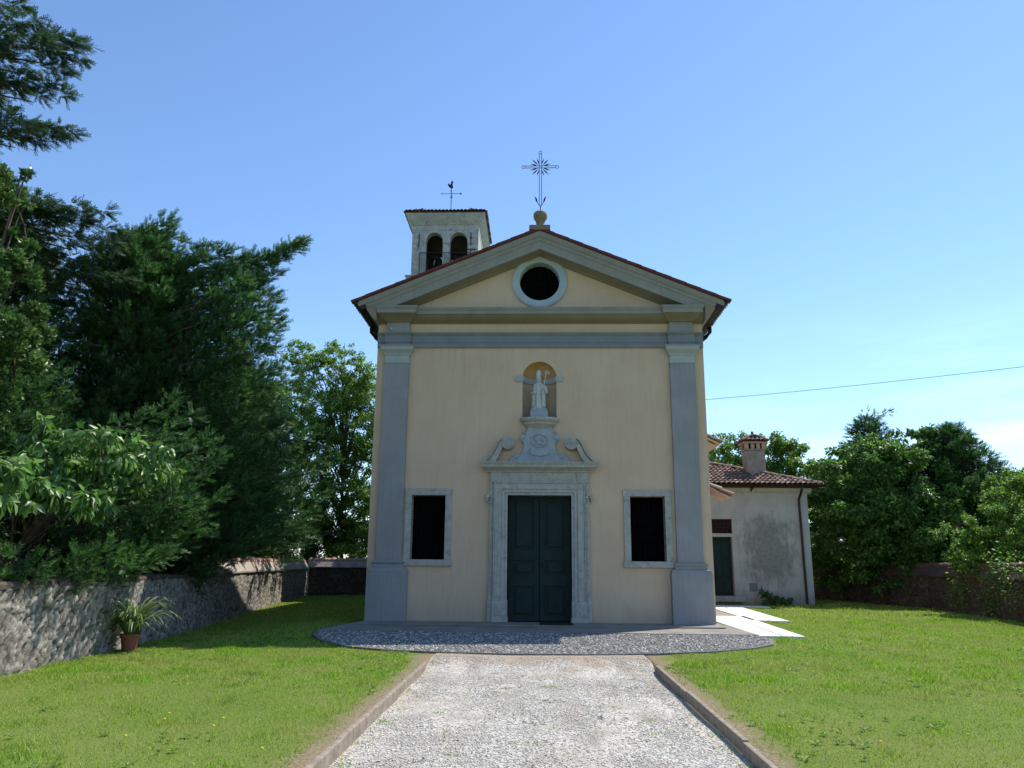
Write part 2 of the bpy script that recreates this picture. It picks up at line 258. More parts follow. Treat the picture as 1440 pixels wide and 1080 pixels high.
# ------------------------------------------------------------------ object helpers
def tag(o, label=None, cat=None, group=None, kind=None):
    for k, v in (('label', label), ('category', cat), ('group', group), ('kind', kind)):
        if v: o[k] = v
    return o
def wloc(o):
    v = Vector((0, 0, 0))
    while o: v += o.location; o = o.parent
    return v
def thing(name, loc, label, cat, group=None):
    o = bpy.data.objects.new(name, None); o.empty_display_size = .2; C.objects.link(o); o.location = loc
    return tag(o, label, cat, group)
class MB:
    def __init__(s): s.v = []; s.f = []
    def add(s, vs, fs):
        b = len(s.v); s.v += [tuple(p) for p in vs]; s.f += [tuple(i+b for i in f) for f in fs]; return s
    def box(s, x0, x1, y0, y1, z0, z1):
        return s.add([(x0,y0,z0),(x1,y0,z0),(x1,y1,z0),(x0,y1,z0),(x0,y0,z1),(x1,y0,z1),(x1,y1,z1),(x0,y1,z1)],
                     [(0,3,2,1),(4,5,6,7),(0,1,5,4),(1,2,6,5),(2,3,7,6),(3,0,4,7)])
    def prism(s, pts, y0, y1):           # pts in (x,z), extruded along y
        n = len(pts); a = [(p[0], y0, p[1]) for p in pts] + [(p[0], y1, p[1]) for p in pts]
        return s.add(a, [tuple(range(n)), tuple(range(2*n-1, n-1, -1))] + [(i, i+n, (i+1) % n+n, (i+1) % n) for i in range(n)])
    def prismx(s, pts, x0, x1):          # pts in (y,z), extruded along x
        n = len(pts); a = [(x0, p[0], p[1]) for p in pts] + [(x1, p[0], p[1]) for p in pts]
        return s.add(a, [tuple(range(n)), tuple(range(2*n-1, n-1, -1))] + [(i, i+n, (i+1) % n+n, (i+1) % n) for i in range(n)])
    def plan(s, pts, z0, z1):            # pts in (x,y), extruded along z
        n = len(pts); a = [(p[0], p[1], z0) for p in pts] + [(p[0], p[1], z1) for p in pts]
        return s.add(a, [tuple(range(n-1, -1, -1)), tuple(range(n, 2*n))] + [(i, (i+1) % n, (i+1) % n+n, i+n) for i in range(n)])
    def plate(s, outer, holes, y0, y1):
        loops = [outer]+holes; flat = [p for l in loops for p in l]
        tris = tessellate_polygon([[Vector((p[0], p[1], 0)) for p in l] for l in loops]); n = len(flat)
        a = [(p[0], y0, p[1]) for p in flat] + [(p[0], y1, p[1]) for p in flat]
        fs = [tuple(t) for t in tris] + [tuple(i+n for i in reversed(t)) for t in tris]; k = 0
        for l in loops:
            m = len(l); fs += [(k+i, k+i+n, k+(i+1) % m+n, k+(i+1) % m) for i in range(m)]; k += m
        return s.add(a, fs)
    def rings(s, rs, closed=True, caps=True):
        n = len(rs[0]); a = [p for r in rs for p in r]; fs = []
        for j in range(len(rs)-1):
            for i in range(n if closed else n-1):
                k = (i+1) % n; fs.append((j*n+i, j*n+k, (j+1)*n+k, (j+1)*n+i))
        if caps and closed: fs += [tuple(range(n-1, -1, -1)), tuple((len(rs)-1)*n+i for i in range(n))]
        return s.add(a, fs)
    def lathe(s, prof, c=(0, 0), n=24, sx=1, sy=1):
        return s.rings([[(c[0]+sx*r*math.cos(2*math.pi*i/n), c[1]+sy*r*math.sin(2*math.pi*i/n), z) for i in range(n)] for r, z in prof])
    def tube(s, pts, r, n=6):
        pts = [Vector(p) for p in pts]; rs = []
        if not isinstance(r, (list, tuple)): r = [r]*len(pts)
        for i, p in enumerate(pts):
            t = (pts[min(i+1, len(pts)-1)] - pts[max(i-1, 0)]).normalized()
            u = t.cross(Vector((0, 0, 1)) if abs(t.z) < .9 else Vector((0, 1, 0))).normalized(); w = t.cross(u)
            rs.append([p + u*r[i]*math.cos(2*math.pi*k/n) + w*r[i]*math.sin(2*math.pi*k/n) for k in range(n)])
        return s.rings(rs)
    def build(s, name, mat, parent=None, bevel=0, smooth=False, label=None, fix=True):
        me = bpy.data.meshes.new(name); o = bpy.data.objects.new(name, me); C.objects.link(o)
        off = Vector((0, 0, 0))
        if parent is not None: o.parent = parent; off = wloc(parent)
        me.from_pydata([tuple(Vector(p)-off) for p in s.v], [], s.f); me.update()
        if fix:
            b = bmesh.new(); b.from_mesh(me); bmesh.ops.recalc_face_normals(b, faces=b.faces[:]); b.to_mesh(me); b.free()
        me.materials.append(MT[mat])
        if smooth:
            me.polygons.foreach_set('use_smooth', [True]*len(me.polygons))
            md = o.modifiers.new('wn', 'EDGE_SPLIT'); md.split_angle = math.radians(42)
        if bevel:
            md = o.modifiers.new('bevel', 'BEVEL'); md.width = bevel; md.segments = 2; md.limit_method = 'ANGLE'; md.angle_limit = math.radians(35)
        if label: o['label'] = label
        return o
def arc(cx, cz, r, a0, a1, n, rz=None):
    rz = rz or r
    return [(cx+r*math.cos(math.radians(a0+(a1-a0)*i/n)), cz+rz*math.sin(math.radians(a0+(a1-a0)*i/n))) for i in range(n+1)]
def raw_mesh(name, verts, faces, mat, parent=None, smooth=False, loc=None):
    """verts (N,3), faces (M,k) as numpy arrays"""
    me = bpy.data.meshes.new(name); o = bpy.data.objects.new(name, me); C.objects.link(o)
    off = np.zeros(3)
    if parent is not None: o.parent = parent; off = np.array(wloc(parent))
    elif loc is not None: o.location = loc; off = np.array(loc, float)
    verts = np.asarray(verts, np.float32) - off.astype(np.float32); M_, k = faces.shape
    me.vertices.add(len(verts)); me.vertices.foreach_set('co', verts.ravel())
    me.loops.add(M_*k); me.loops.foreach_set('vertex_index', faces.astype(np.int32).ravel())
    me.polygons.add(M_); me.polygons.foreach_set('loop_start', np.arange(0, M_*k, k, dtype=np.int32)); me.polygons.foreach_set('loop_total', np.full(M_, k, np.int32))
    me.update(calc_edges=True); me.materials.append(MT[mat])
    if smooth: me.polygons.foreach_set('use_smooth', np.ones(M_, bool))
    return o
def copy_tree(o, parent=None):
    c = o.copy(); C.objects.link(c)
    if parent is not None: c.parent = parent
    for ch in [x for x in C.objects if x.parent == o]: copy_tree(ch, c)
    return c
def in_poly(x, y, poly):
    r = np.zeros(len(x), bool); n = len(poly)
    for i in range(n):
        x0, y0 = poly[i]; x1, y1 = poly[(i+1) % n]
        if y0 == y1: continue
        cnd = ((y0 > y) != (y1 > y)) & (x < (x1-x0)*(y-y0)/(y1-y0)+x0); r ^= cnd
    return r
def ss(t):
    t = np.clip(t, 0, 1); return t*t*(3-2*t)
def tile_roof(mb, o, u, v, nu, nv, w=.21, l=.36, r=.095, clip=None):
    """rows of overlapping half-round tiles; o = eave corner, u along the eave, v up the slope (unit)"""
    o, u, v = Vector(o), Vector(u), Vector(v); nrm = u.cross(v).normalized()
    if nrm.z < 0: nrm = -nrm
    for i in range(nu):
        for j in range(nv):
            c0 = o + u*(i+.5)*w + v*j*l
            if clip and not clip(c0): continue
            jt = Vector((R_.uniform(-.008, .008), R_.uniform(-.008, .008), R_.uniform(-.006, .006)))
            rs = []
            for (t, rr, hh) in ((-.03, r*1.08, .035), (l+.03, r*.86, .005)):
                rs.append([c0 + jt + v*t + u*rr*math.cos(a) + nrm*(rr*math.sin(a)*.95+hh) for a in [math.pi*k/5 for k in range(6)]])
            mb.rings(rs, closed=False)
            rs2 = [[p - nrm*.015 for p in r_] for r_ in rs]; mb.add(rs[0]+rs2[0], [(k, k+1, k+7, k+6) for k in range(5)])

# ================================================================== GROUND
def hgt(x, y):
    x = np.asarray(x, float); y = np.asarray(y, float)
    h = -.20*ss((-4.9-x)/4.2)*ss((y+12)/14)
    h = h + .012*np.sin(x*1.3+.5*y)*np.sin(y*.9) * (np.abs(x) > 2.2)
    return h
PX = 1.80
xs = np.r_[-2500, -800, -300, -120, np.arange(-60, -20, 4), np.arange(-20, -2.3, .4), -2.1, -1.93, -PX-.06, -PX, -1.2, -.4, .4, 1.2, PX, PX+.06, 1.93, 2.1, np.arange(2.5, 20, .4), np.arange(20, 64, 4), 120, 300, 800, 2500]
ys = np.r_[-2500, -500, -100, -50, np.arange(-34, -8.2, .5), -8.0, np.arange(-7.6, 30, .4), np.arange(30, 80, 5), 120, 200, 400, 900, 2500]
gx, gy = np.meshgrid(xs, ys, indexing='ij'); gz = hgt(gx, gy)
ptx = (np.abs(gx) <= PX+.01) & (gy < -5.0) & (gy > -35); gz = np.where(ptx, -.26, gz)
vv = np.stack([gx, gy, gz], -1).reshape(-1, 3); ni, nj = len(xs), len(ys)
I, J = np.meshgrid(np.arange(ni-1), np.arange(nj-1), indexing='ij'); a = (I*nj+J).ravel()
tag(raw_mesh('ground', vv, np.stack([a, a+nj, a+nj+1, a+1], 1), 'lawn', smooth=False), kind='structure')

APRON = [(-4.7, .4), (-5.15, -1.2), (-5.2, -2.4), (-4.95, -3.6), (-4.5, -4.7), (-3.8, -5.7), (-2.9, -6.3), (-1.8, -6.6), (-.6, -6.72), (.8, -6.68), (2.1, -6.4), (3.2, -5.95), (4.1, -5.3), (4.75, -4.45), (5.05, -3.4), (5.0, -2.75), (4.95, .4)]
# gravel path: a sheet that rises a little towards the apron
def gh(x, y): return -.105 + .115*ss((y+8.4)/1.3) + .012*np.sin(x*2.1+y)*np.cos(y*1.7)
px_ = np.linspace(-1.85, 1.85, 25); py_ = np.r_[-34, np.arange(-28, -5.6, .25)]
gx, gy = np.meshgrid(px_, py_, indexing='ij'); vv = np.stack([gx, gy, gh(gx, gy)], -1).reshape(-1, 3)
I, J = np.meshgrid(np.arange(24), np.arange(len(py_)-1), indexing='ij'); nj = len(py_); a = (I*nj+J).ravel()
tag(raw_mesh('gravel_path', vv, np.stack([a, a+nj, a+nj+1, a+1], 1), 'gravel', smooth=True), kind='structure')
b = MB(); b.add([(-2.45, -6.4, .006), (-1.8, -8.0, .006), (-1.8, -8.0, -.2), (1.8, -8.0, -.2), (1.8, -8.0, .006), (2.5, -6.2, .006)], [(0, 1, 2), (3, 4, 5)])
# loose stones on the path
N = 60000
sy_ = -15.2 + 9.0*RNG.random(N)**1.25; sx_ = RNG.uniform(-1.83, 1.83, N); thin = np.array([noise.noise(Vector((a*1.6, b_*.5, 2.2))) for a, b_ in zip(sx_, sy_)]); kk = ((thin < .12) | (RNG.random(N) < .35)) & ((sy_ < -6.9) | (RNG.random(N) < .3)); sx_, sy_ = sx_[kk], sy_[kk]; N = len(sx_)
rr = RNG.uniform(.004, .0105, N)*(1+.5*(RNG.random(N) < .1))
octv = np.array([(1,0,0),(0,1,0),(-1,0,0),(0,-1,0),(0,0,1),(0,0,-1)], float); octf = np.array([(0,1,4),(1,2,4),(2,3,4),(3,0,4),(1,0,5),(2,1,5),(3,2,5),(0,3,5)])
P = octv[None]*(1+RNG.uniform(-.35, .35, (N, 6, 3)))
ang = RNG.uniform(0, 6.283, N); ca, sa = np.cos(ang), np.sin(ang)
Q = np.empty_like(P); Q[..., 0] = P[..., 0]*ca[:, None]*1.3-P[..., 1]*sa[:, None]; Q[..., 1] = P[..., 0]*sa[:, None]*1.3+P[..., 1]*ca[:, None]; Q[..., 2] = P[..., 2]*.45
Q = Q*rr[:, None, None] + np.stack([sx_, sy_, gh(sx_, sy_)+rr*.22], -1)[:, None]
tag(raw_mesh('gravel_stones', Q.reshape(-1, 3), (octf[None]+6*np.arange(N)[:, None, None]).reshape(-1, 3), 'stones'), kind='stuff', label='loose pale limestone chips covering the path', cat='gravel')

# dead leaves, twigs and moss crumbs lying on the gravel
V = []
for _ in range(30):
    cx_, cy_ = R_.uniform(-1.6, 1.6), R_.uniform(-14.5, -8.5); nn_ = R_.choice((2, 3, 5, 16))
    for _ in range(nn_):
        x_, y_ = cx_+R_.gauss(0, .13), cy_+R_.gauss(0, .07); a_ = R_.random()*6.3; l_ = R_.uniform(.012, .04); w_ = l_*.35; z_ = float(gh(x_, y_))+.012
        if abs(x_) > 1.75: continue
        V += [(x_, y_, z_), (x_+l_*math.cos(a_)-w_*math.sin(a_), y_+l_*math.sin(a_)+w_*math.cos(a_), z_+.008), (x_+2*l_*math.cos(a_), y_+2*l_*math.sin(a_), z_+.003)]
V = np.array(V); tag(raw_mesh('dead_leaves', V, np.arange(len(V)).reshape(-1, 3), 'leaflitter'), kind='stuff', label='dark dead leaves and twigs scattered on the gravel', cat='leaf litter')
V = []      # little weeds coming through the gravel and along the kerbs
for k_ in range(60):
    if k_ < 26: cx_, cy_ = R_.uniform(-1.4, 1.4), R_.uniform(-14, -6.9)
    else: cx_, cy_ = R_.choice((-1, 1))*R_.uniform(1.70, 1.82), R_.uniform(-14.5, -8)
    sp_r = R_.uniform(.02, .09)
    for _ in range(R_.randint(6, 34)):
        x_, y_ = cx_+R_.gauss(0, sp_r), cy_+R_.gauss(0, sp_r*.6); z_ = float(gh(x_, y_)); h_ = R_.uniform(.012, .035); a_ = R_.random()*6.3
        if abs(x_) > 1.82: continue
        V += [(x_-.004*math.cos(a_), y_-.004*math.sin(a_), z_), (x_+.004*math.cos(a_), y_+.004*math.sin(a_), z_), (x_+h_*.8*math.sin(a_), y_+h_*.8*math.cos(a_), z_+h_)]
V = np.array(V); tag(raw_mesh('gravel_weeds', V, np.arange(len(V)).reshape(-1, 3), 'grass'), kind='stuff', label='sparse green weeds sprouting through the gravel', cat='weeds')
# apron: raised slab, concrete strip along the facade, pebbles set on edge
b = MB(); b.plan(APRON, -.25, .035); tag(b.build('cobbled_apron', 'mortar'), kind='structure')
b = MB(); b.plan([(-5.1, -2.55), (4.98, -2.55), (4.9, .0), (-4.75, .0)], .036, .052); tag(b.build('concrete_pavement', 'concrete', bevel=.008), kind='structure')
b = MB(); b.plan([(-4.6, -1.05), (4.6, -1.05), (4.6, .02), (-4.6, .02)], .053, .085); tag(b.build('threshold_pavement', 'concrete', bevel=.01), kind='structure')
gxs, gys = np.meshgrid(np.arange(-5.2, 5.2, .052), np.arange(-6.75, -2.55, .062)); ppx = gxs.ravel()+RNG.uniform(-.026, .026, gxs.size); ppy = gys.ravel()+RNG.uniform(-.031, .031, gxs.size)
k = in_poly(ppx, ppy, [(x*.985, y*.992 if y < -1 else y) for x, y in APRON]) & (ppy < -2.6); ppx, ppy = ppx[k], ppy[k]; N = len(ppx)
bi = bmesh.new(); bmesh.ops.create_icosphere(bi, subdivisions=1, radius=1); bi.verts.ensure_lookup_table()
icov = np.array([v.co[:] for v in bi.verts]); icof = np.array([[v.index for v in f.verts] for f in bi.faces]); bi.free()
a_ = RNG.uniform(0, 3.14, N); sc = np.stack([RNG.uniform(.014, .028, N), RNG.uniform(.022, .044, N), RNG.uniform(.008, .018, N)], -1)
P = icov[None]*sc[:, None]*(1+RNG.uniform(-.12, .12, (N, len(icov), 1))); Q = P.copy()
Q[..., 0] = P[..., 0]*np.cos(a_)[:, None]-P[..., 1]*np.sin(a_)[:, None]; Q[..., 1] = P[..., 0]*np.sin(a_)[:, None]+P[..., 1]*np.cos(a_)[:, None]
Q += np.stack([ppx, ppy, np.full(N, .034)], -1)[:, None]
tag(raw_mesh('pebbles', Q.reshape(-1, 3), (icof[None]+len(icov)*np.arange(N)[:, None, None]).reshape(-1, 3), 'pebble', smooth=True), kind='stuff', label='river pebbles set in mortar before the facade', cat='cobbles')

# kerbs of separate stones
def kerb(side, label):
    t = thing('kerb', (side*1.86, -8, 0), label, 'kerb', 'stone kerbs along the gravel path')
    y = -7.95
    while y > -21:
        ln = R_.uniform(2.3, 2.9); b = MB()
        dx = R_.uniform(-.012, .012); dz = R_.uniform(-.012, .012); n = 6
        for i in range(n):
            pass
        b.box(side*1.86-.03+dx, side*1.86+.03+dx, y-ln+.008, y, -.24, .025+dz)
        b.build('kerb_stone', 'kerb', t, bevel=.014); y -= ln
kerb(-1, 'left kerb of the gravel path, its sunlit face turned to the gravel')
kerb(1, 'right kerb of the gravel path, casting a black shadow on the gravel')

# white paving strips at the right flank
t = thing('paving_strips', (6, 3, 0), 'blinding white stone paving slabs stepping across grass right of the church', 'paving')
for pts in ([(4.95, -2.75), (5.42, -2.8), (5.85, 4.0), (4.95, 4.0)], [(5.45, -2.8), (5.93, -2.82), (6.35, 4.0), (5.88, 4.0)],
            [(6.12, 2.3), (6.6, 2.15), (6.95, 9.4), (6.38, 9.4)], [(6.63, 2.14), (7.12, 2.02), (7.62, 9.4), (6.98, 9.4)], [(6.3, 9.43), (8.75, 9.43), (8.6, 10.2), (6.3, 10.4)]):
    MB().plan(pts, -.05, .05).build('slab', 'whitestone', t, bevel=.01)
tag(MB().plan([(4.97, -.0), (4.97, 4.2), (6.3, 4.2), (6.3, 11.95), (4.7, 11.95), (4.7, 0)], -.05, .02).build('flank_pavement', 'concrete'), kind='structure')
b = MB(); b.box(.0, .85, -.95, -.3, .087, .107); tag(b.build('doormat', 'mat', bevel=.006), 'small black doormat lying before the church door', 'doormat')

# ================================================================== CHURCH
CH = thing('church', (0, 0, 0), 'small cream and grey church with gabled facade, round window and iron cross', 'church')
T0 = 10.95; SL = .415
hole_w = [[(-3.48, 1.66), (-2.54, 1.66), (-2.54, 3.37), (-3.48, 3.37)], [(2.43, 1.66), (3.38, 1.66), (3.38, 3.37), (2.43, 3.37)]]
OC = (0.0, 9.52)
hole_o = arc(OC[0], OC[1], .58, 0, 360, 48)[:-1]
hole_n = [(-.475, 5.5), (.475, 5.5)] + arc(0, 6.66, .475, 0, 180, 16)
outer = [(-4.62, -.1), (-.86, -.1), (-.86, 3.39), (.86, 3.39), (.86, -.1), (4.6, -.1), (4.6, 8.75), (0, 10.72), (-4.62, 8.75)]
b = MB(); b.plate(outer, hole_w+[hole_o, hole_n], 0, .45); b.build('wall', 'plaster', CH)
MB().box(-4.62, -4.2, .45, 20, -.3, 8.55).build('side_wall', 'plaster', CH); MB().box(4.18, 4.6, .45, 20, -.3, 8.55).build('side_wall', 'plaster', CH); b = MB(); b.prism([(-4.62, -.3), (4.6, -.3), (4.6, 8.6), (0, 10.6), (-4.62, 8.6)], 20, 20.4); b.build('rear_wall', 'plaster', CH)
# niche
NI = MB(); rings = []
zz = [5.5, 5.9, 6.3, 6.66]
for z in zz: rings.append([(.475*math.cos(math.pi*k/16), .02+.40*math.sin(math.pi*k/16), z) for k in range(17)])
for q in range(1, 9):
    e = math.pi/2*q/8; rings.append([(.475*math.cos(e)*math.cos(math.pi*k/16), .02+.40*math.cos(e)*math.sin(math.pi*k/16), 6.66+.475*math.sin(e)) for k in range(17)])
NI.rings(rings, closed=False); NI.add([(-.475, .0, 5.5), (.475, 0, 5.5), (.475, .45, 5.5), (-.475, .45, 5.5)], [(0, 1, 2, 3)])
niche = NI.build('niche', 'ochre', CH, smooth=True); niche.data.materials.append(MT['nichelow'])
for p_ in niche.data.polygons:
    if max(niche.data.vertices[v_].co.z for v_ in p_.vertices) < 6.67: p_.material_index = 1
# curved impost band of the niche
b = MB()
def band(prof, pts):     # sweep profile (outward,z) along plan pts with inward normals
    rs = []
    for i, p in enumerate(pts):
        p = Vector(p); q0 = Vector(pts[max(i-1, 0)]); q1 = Vector(pts[min(i+1, len(pts)-1)]); t = (q1-q0).normalized(); nn = Vector((t.y, -t.x))
        rs.append([(p.x+nn.x*o_, p.y+nn.y*o_, z) for o_, z in prof])
    return rs
pl = [(-.465*math.cos(math.pi*k/20), .02+.39*math.sin(math.pi*k/20)) for k in range(21)]
prof = [(-.01, 6.55), (.03, 6.55), (.045, 6.60), (.05, 6.66), (.06, 6.70), (-.01, 6.70)]
b.rings(band(prof, pl))
b.build('impost_band', 'capital', niche)
for s in (-1, 1): MB().prismx([(.0, 6.55), (-.035, 6.55), (-.05, 6.64), (-.065, 6.70), (0, 6.70)], .45 if s > 0 else -.68, -.45 if s < 0 else .65).build('impost_block', 'capital', niche)
# round window
ow = MB()
o_rings = []
for r, y in ((.80, 0), (.80, -.05), (.76, -.075), (.70, -.075), (.67, -.05), (.58, -.05), (.57, .02), (.57, .28)):
    o_rings.append([(OC[0]+r*math.cos(2*math.pi*k/64), y, OC[1]+r*math.sin(2*math.pi*k/64)) for k in range(64)])
rw = MB().rings(o_rings, caps=False).build('round_window', 'oculus', CH, smooth=True)
b = MB(); b.prism(arc(OC[0], OC[1], .6, 0, 360, 32)[:-1], .27, .29); b.build('pane', 'glass', rw)
b = MB()
for i in range(-3, 4): h_ = math.sqrt(.56**2-(i*.15)**2); b.box(i*.15-.009, i*.15+.009, .2, .218, OC[1]-h_, OC[1]+h_); b.box(-h_, h_, .219, .233, OC[1]+i*.15-.007, OC[1]+i*.15+.007)
b.build('grille', 'grillebar', rw)
# rectangular windows
def window(x0, x1):
    z0, z1 = 1.66, 3.37; w = .165
    wn = MB().box(x0+.02, x1-.02, .30, .34, z0+.02, z1-.02).build('window', 'glass', CH)
    MB().box(x0-w, x0+.01, -.045, .3, z0, z1).build('jamb', 'stone', wn, bevel=.008); MB().box(x1-.01, x1+w, -.045, .3, z0, z1).build('jamb', 'stone', wn, bevel=.008)
    MB().box(x0-w-.012, x1+w+.012, -.05, .3, z1+.002, z1+.175).build('lintel', 'stone', wn, bevel=.008)
    MB().box(x0-w-.03, x1+w+.03, -.085, .3, z0-.165, z0-.002).build('sill', 'stone', wn, bevel=.012)
    b = MB()
    for i in range(1, 7): x = x0+(x1-x0)*i/7; b.box(x-.007, x+.007, .20, .214, z0, z1)
    for i in range(1, 8): z = z0+(z1-z0)*i/8; b.box(x0, x1, .215, .224, z-.006, z+.006)
    for i in range(22):      # spiked bars let into the jambs
        z = z0+(z1-z0)*(i+.5)/22
        b.box(x0, x0+.022, .02, .05, z-.012, z+.012); b.box(x1-.022, x1, .02, .05, z-.012, z+.012)
    b.build('grille', 'grillebar', wn)
window(-3.48, -2.54); window(2.43, 3.38)
# door
dr = MB().box(-.86, .86, .30, .34, .085, 3.39).build('door', 'greendoor', CH)
for s in (-1, 1):
    xa, xb = (-.85, -.012) if s < 0 else (.012, .85); b = MB()
    hs = [(.10, 1.05), (1.17, 1.72), (1.84, 3.36)]
    b.plate([(xa, .09), (xb, .09), (xb, 3.38), (xa, 3.38)], [[(xa+.13, z0+.1), (xb-.13, z0+.1), (xb-.13, z1-.06), (xa+.13, z1-.06)] for z0, z1 in hs], .255, .30)
    lf = b.build('leaf', 'greendoor', dr, bevel=.006)
    for z0, z1 in hs: MB().box(xa+.21, xb-.21, .262, .299, z0+.18, z1-.14).build('panel', 'greendoor', lf, bevel=.02)
b = MB(); b.tube([(.07, .25, 1.62), (.07, .20, 1.62), (.07, .185, 1.56), (.07, .20, 1.50), (.07, .25, 1.50)], .012); b.build('handle', 'iron', dr, smooth=True)
# stone portal
po = MB()
def ushape(o_, i_, zt, zi, z0): return [(-o_, z0), (-o_, zt), (o_, zt), (o_, z0), (i_, z0), (i_, zi), (-i_, zi), (-i_, z0)]
po.prism(ushape(1.20, 1.02, 3.69, 3.54, .62), -.15, 0); po.prism(ushape(1.02, .93, 3.54, 3.45, .62), -.12, 0.3); po.prism(ushape(.93, .86, 3.45, 3.38, .62), -.09, .3)
po.prism(ushape(1.235, 1.20, 3.725, 3.69, .62), -.175, 0)
portal = po.build('door_frame', 'stone', CH, bevel=.007)
for s in (-1, 1):
    b = MB(); x0, x1 = (-1.25, -.85) if s < 0 else (.85, 1.25)
    b.box(x0, x1, -.185, .3, .2, .62); b.box(x0-.02, x1+.02, -.205, .3, .085, .2); b.box(x0+.07, x1-.07, -.20, -.18, .25, .58)
    b.build('plinth', 'stone', portal, bevel=.01)
for s in (-1, 1):
    b = MB(); x0, x1 = (-1.35, -1.242) if s < 0 else (1.242, 1.35)
    b.box(x0, x1, -.09, 0, .62, 3.70); b.box(min(x0, x1-.13), max(x1, x0+.13), -.12, 0, .085, .62)
    b.build('pilaster_strip', 'stone', portal, bevel=.008)
for s in (-1, 1):
    b = MB(); b.box(s*1.33-.055, s*1.33+.055, -.13, -.0, 3.36, 3.44)
    for (cx, cz, r) in ((1.40, 3.33, .055), (1.28, 3.33, .04), (1.40, 3.24, .035)): b.prism(arc(s*cx, cz, r, 0, 360, 14)[:-1], -.15, -.0)
    b.box(s*1.34-.06, s*1.34+.06, -.12, 0, 3.16, 3.20)
    b.build('volute_capital', 'stone', portal, bevel=.006)
b = MB(); b.box(-1.34, 1.34, -.12, 0, 3.70, 3.99); b.box(-1.32, -1.02, -.16, -.12, 3.728, 3.985); b.box(1.02, 1.32, -.16, -.12, 3.728, 3.985); b.build('frieze', 'stone', portal, bevel=.006)
pf = [(0, 3.99), (-.15, 3.99), (-.17, 4.03), (-.22, 4.06), (-.30, 4.11), (-.34, 4.115), (-.34, 4.165), (-.36, 4.19), (-.39, 4.235), (-.39, 4.255), (0, 4.27)]
rs = [[(x-sg*max(0, (.39+y))*1.0, y, z) for y, z in pf] for x, sg in ((-1.62, -1), (1.62, 1))]
rs = [[(sg*(1.32+(-y)*.80), y, z) for y, z in pf] for sg in (-1, 1)]
b = MB(); b.rings(rs); b.build('door_cornice', 'stone', CH, bevel=.004)
# scrolls
def scroll(s):
    b = MB(); pts = []
    out_ = [(1.50, 4.262), (1.38, 4.36), (1.27, 4.50), (1.19, 4.66), (1.12, 4.80), (1.04, 4.90), (.94, 4.945), (.84, 4.945)]
    inn = [(.96, 4.80), (1.00, 4.68), (1.06, 4.52), (1.13, 4.38), (1.20, 4.262)]
    b.prism([(s*x, z) for x, z in out_+inn][::(1 if s > 0 else -1)], -.27, -.0)
    sc_ = b.build('scroll', 'stone', CH, bevel=.012)
    b = MB(); b.prism(arc(s*.86, 4.77, .175, 0, 360, 28)[:-1], -.30, -.0)
    sp_ = []
    for i in range(40):
        a = i/39*2.2*2*math.pi; r = .165*(1-i/39)**.8+.015; sp_.append((s*(.86+r*math.cos(a+2.2)), -.305, 4.77+r*math.sin(a+2.2)))
    b.tube(sp_, .014, 5); b.prism(arc(s*.86, 4.77, .035, 0, 360, 12)[:-1], -.34, -.29)
    b.build('volute', 'stone', sc_, smooth=True)
    b = MB()
    for d in (.02, -.02):
        b.tube([(s*(x+.0), -.275+0*d, z+0*d) for x, z in [(1.43, 4.28), (1.30, 4.40), (1.215, 4.54), (1.14, 4.70), (1.07, 4.83), (.98, 4.90)]], .012, 5)
    b.build('rib', 'stone', sc_, smooth=True)
scroll(-1); scroll(1)
# cartouche pedestal with relief and the bowed shelf under the niche
half = [(.82, 4.262), (.80, 4.36), (.73, 4.44), (.66, 4.52), (.58, 4.50), (.53, 4.46), (.48, 4.52), (.44, 4.62), (.43, 4.80), (.50, 4.85), (.545, 4.93), (.52, 5.02), (.44, 5.04), (.40, 5.00), (.37, 5.06), (.34, 5.16), (.33, 5.24)]
b = MB(); b.prism([(x, z) for x, z in half]+[(-x, z) for x, z in reversed(half)], -.14, 0); ct = b.build('cartouche', 'cartouche', CH, bevel=.015)
b = MB()
b.rings([[(.22*k_*math.cos(2*math.pi*i/24), y, 4.86+.17*k_*math.sin(2*math.pi*i/24)) for i in range(24)] for k_, y in ((1.15, -.14), (1.12, -.17), (1.0, -.175), (.93, -.15))], caps=False)
for (x, z, r) in ((-.09, 4.90, .06), (.08, 4.90, .06), (-.02, 4.80, .055), (.05, 4.76, .04), (-.10, 4.79, .04)):
    b.rings([[(x+r*math.cos(e)*math.cos(2*math.pi*i/12), -.135-r*.8*math.sin(e), z+r*math.cos(e)*math.sin(2*math.pi*i/12)*1.15) for i in range(12)] for e in (0, .4, .8, 1.2, 1.5)])
b.build('relief', 'cartouche', ct, bevel=.006); b = MB()
b.prism([(-.26, 4.52), (-.2, 4.46), (0, 4.43), (.2, 4.46), (.26, 4.52), (.24, 4.64), (.12, 4.60), (0, 4.63), (-.12, 4.60), (-.24, 4.64)], -.19, -.135)
b.build('relief_banner', 'cartouche', ct, bevel=.006)
for s in (-1, 1):
    for (x, z, r) in ((.62, 4.43, .065), (.475, 4.94, .07), (.44, 5.10, .04)): b = MB(); b.prism(arc(s*x, z, r, 0, 360, 16)[:-1], -.185, -.13); b.prism(arc(s*x, z, r*.45, 0, 360, 12)[:-1], -.205, -.18); b.build('curl', 'cartouche', ct, bevel=.006)
b = MB(); rs = []
for rx, ry, z in ((.30, .15, 5.20), (.36, .18, 5.22), (.40, .22, 5.27), (.46, .30, 5.31), (.47, .30, 5.36), (.52, .36, 5.40), (.545, .38, 5.42), (.545, .38, 5.49)):
    rs.append([(rx*math.cos(math.pi*k/20), -ry*math.sin(math.pi*k/20)**.8, z) for k in range(21)])
b.rings(rs); b.build('statue_shelf', 'stone', ct, smooth=True)
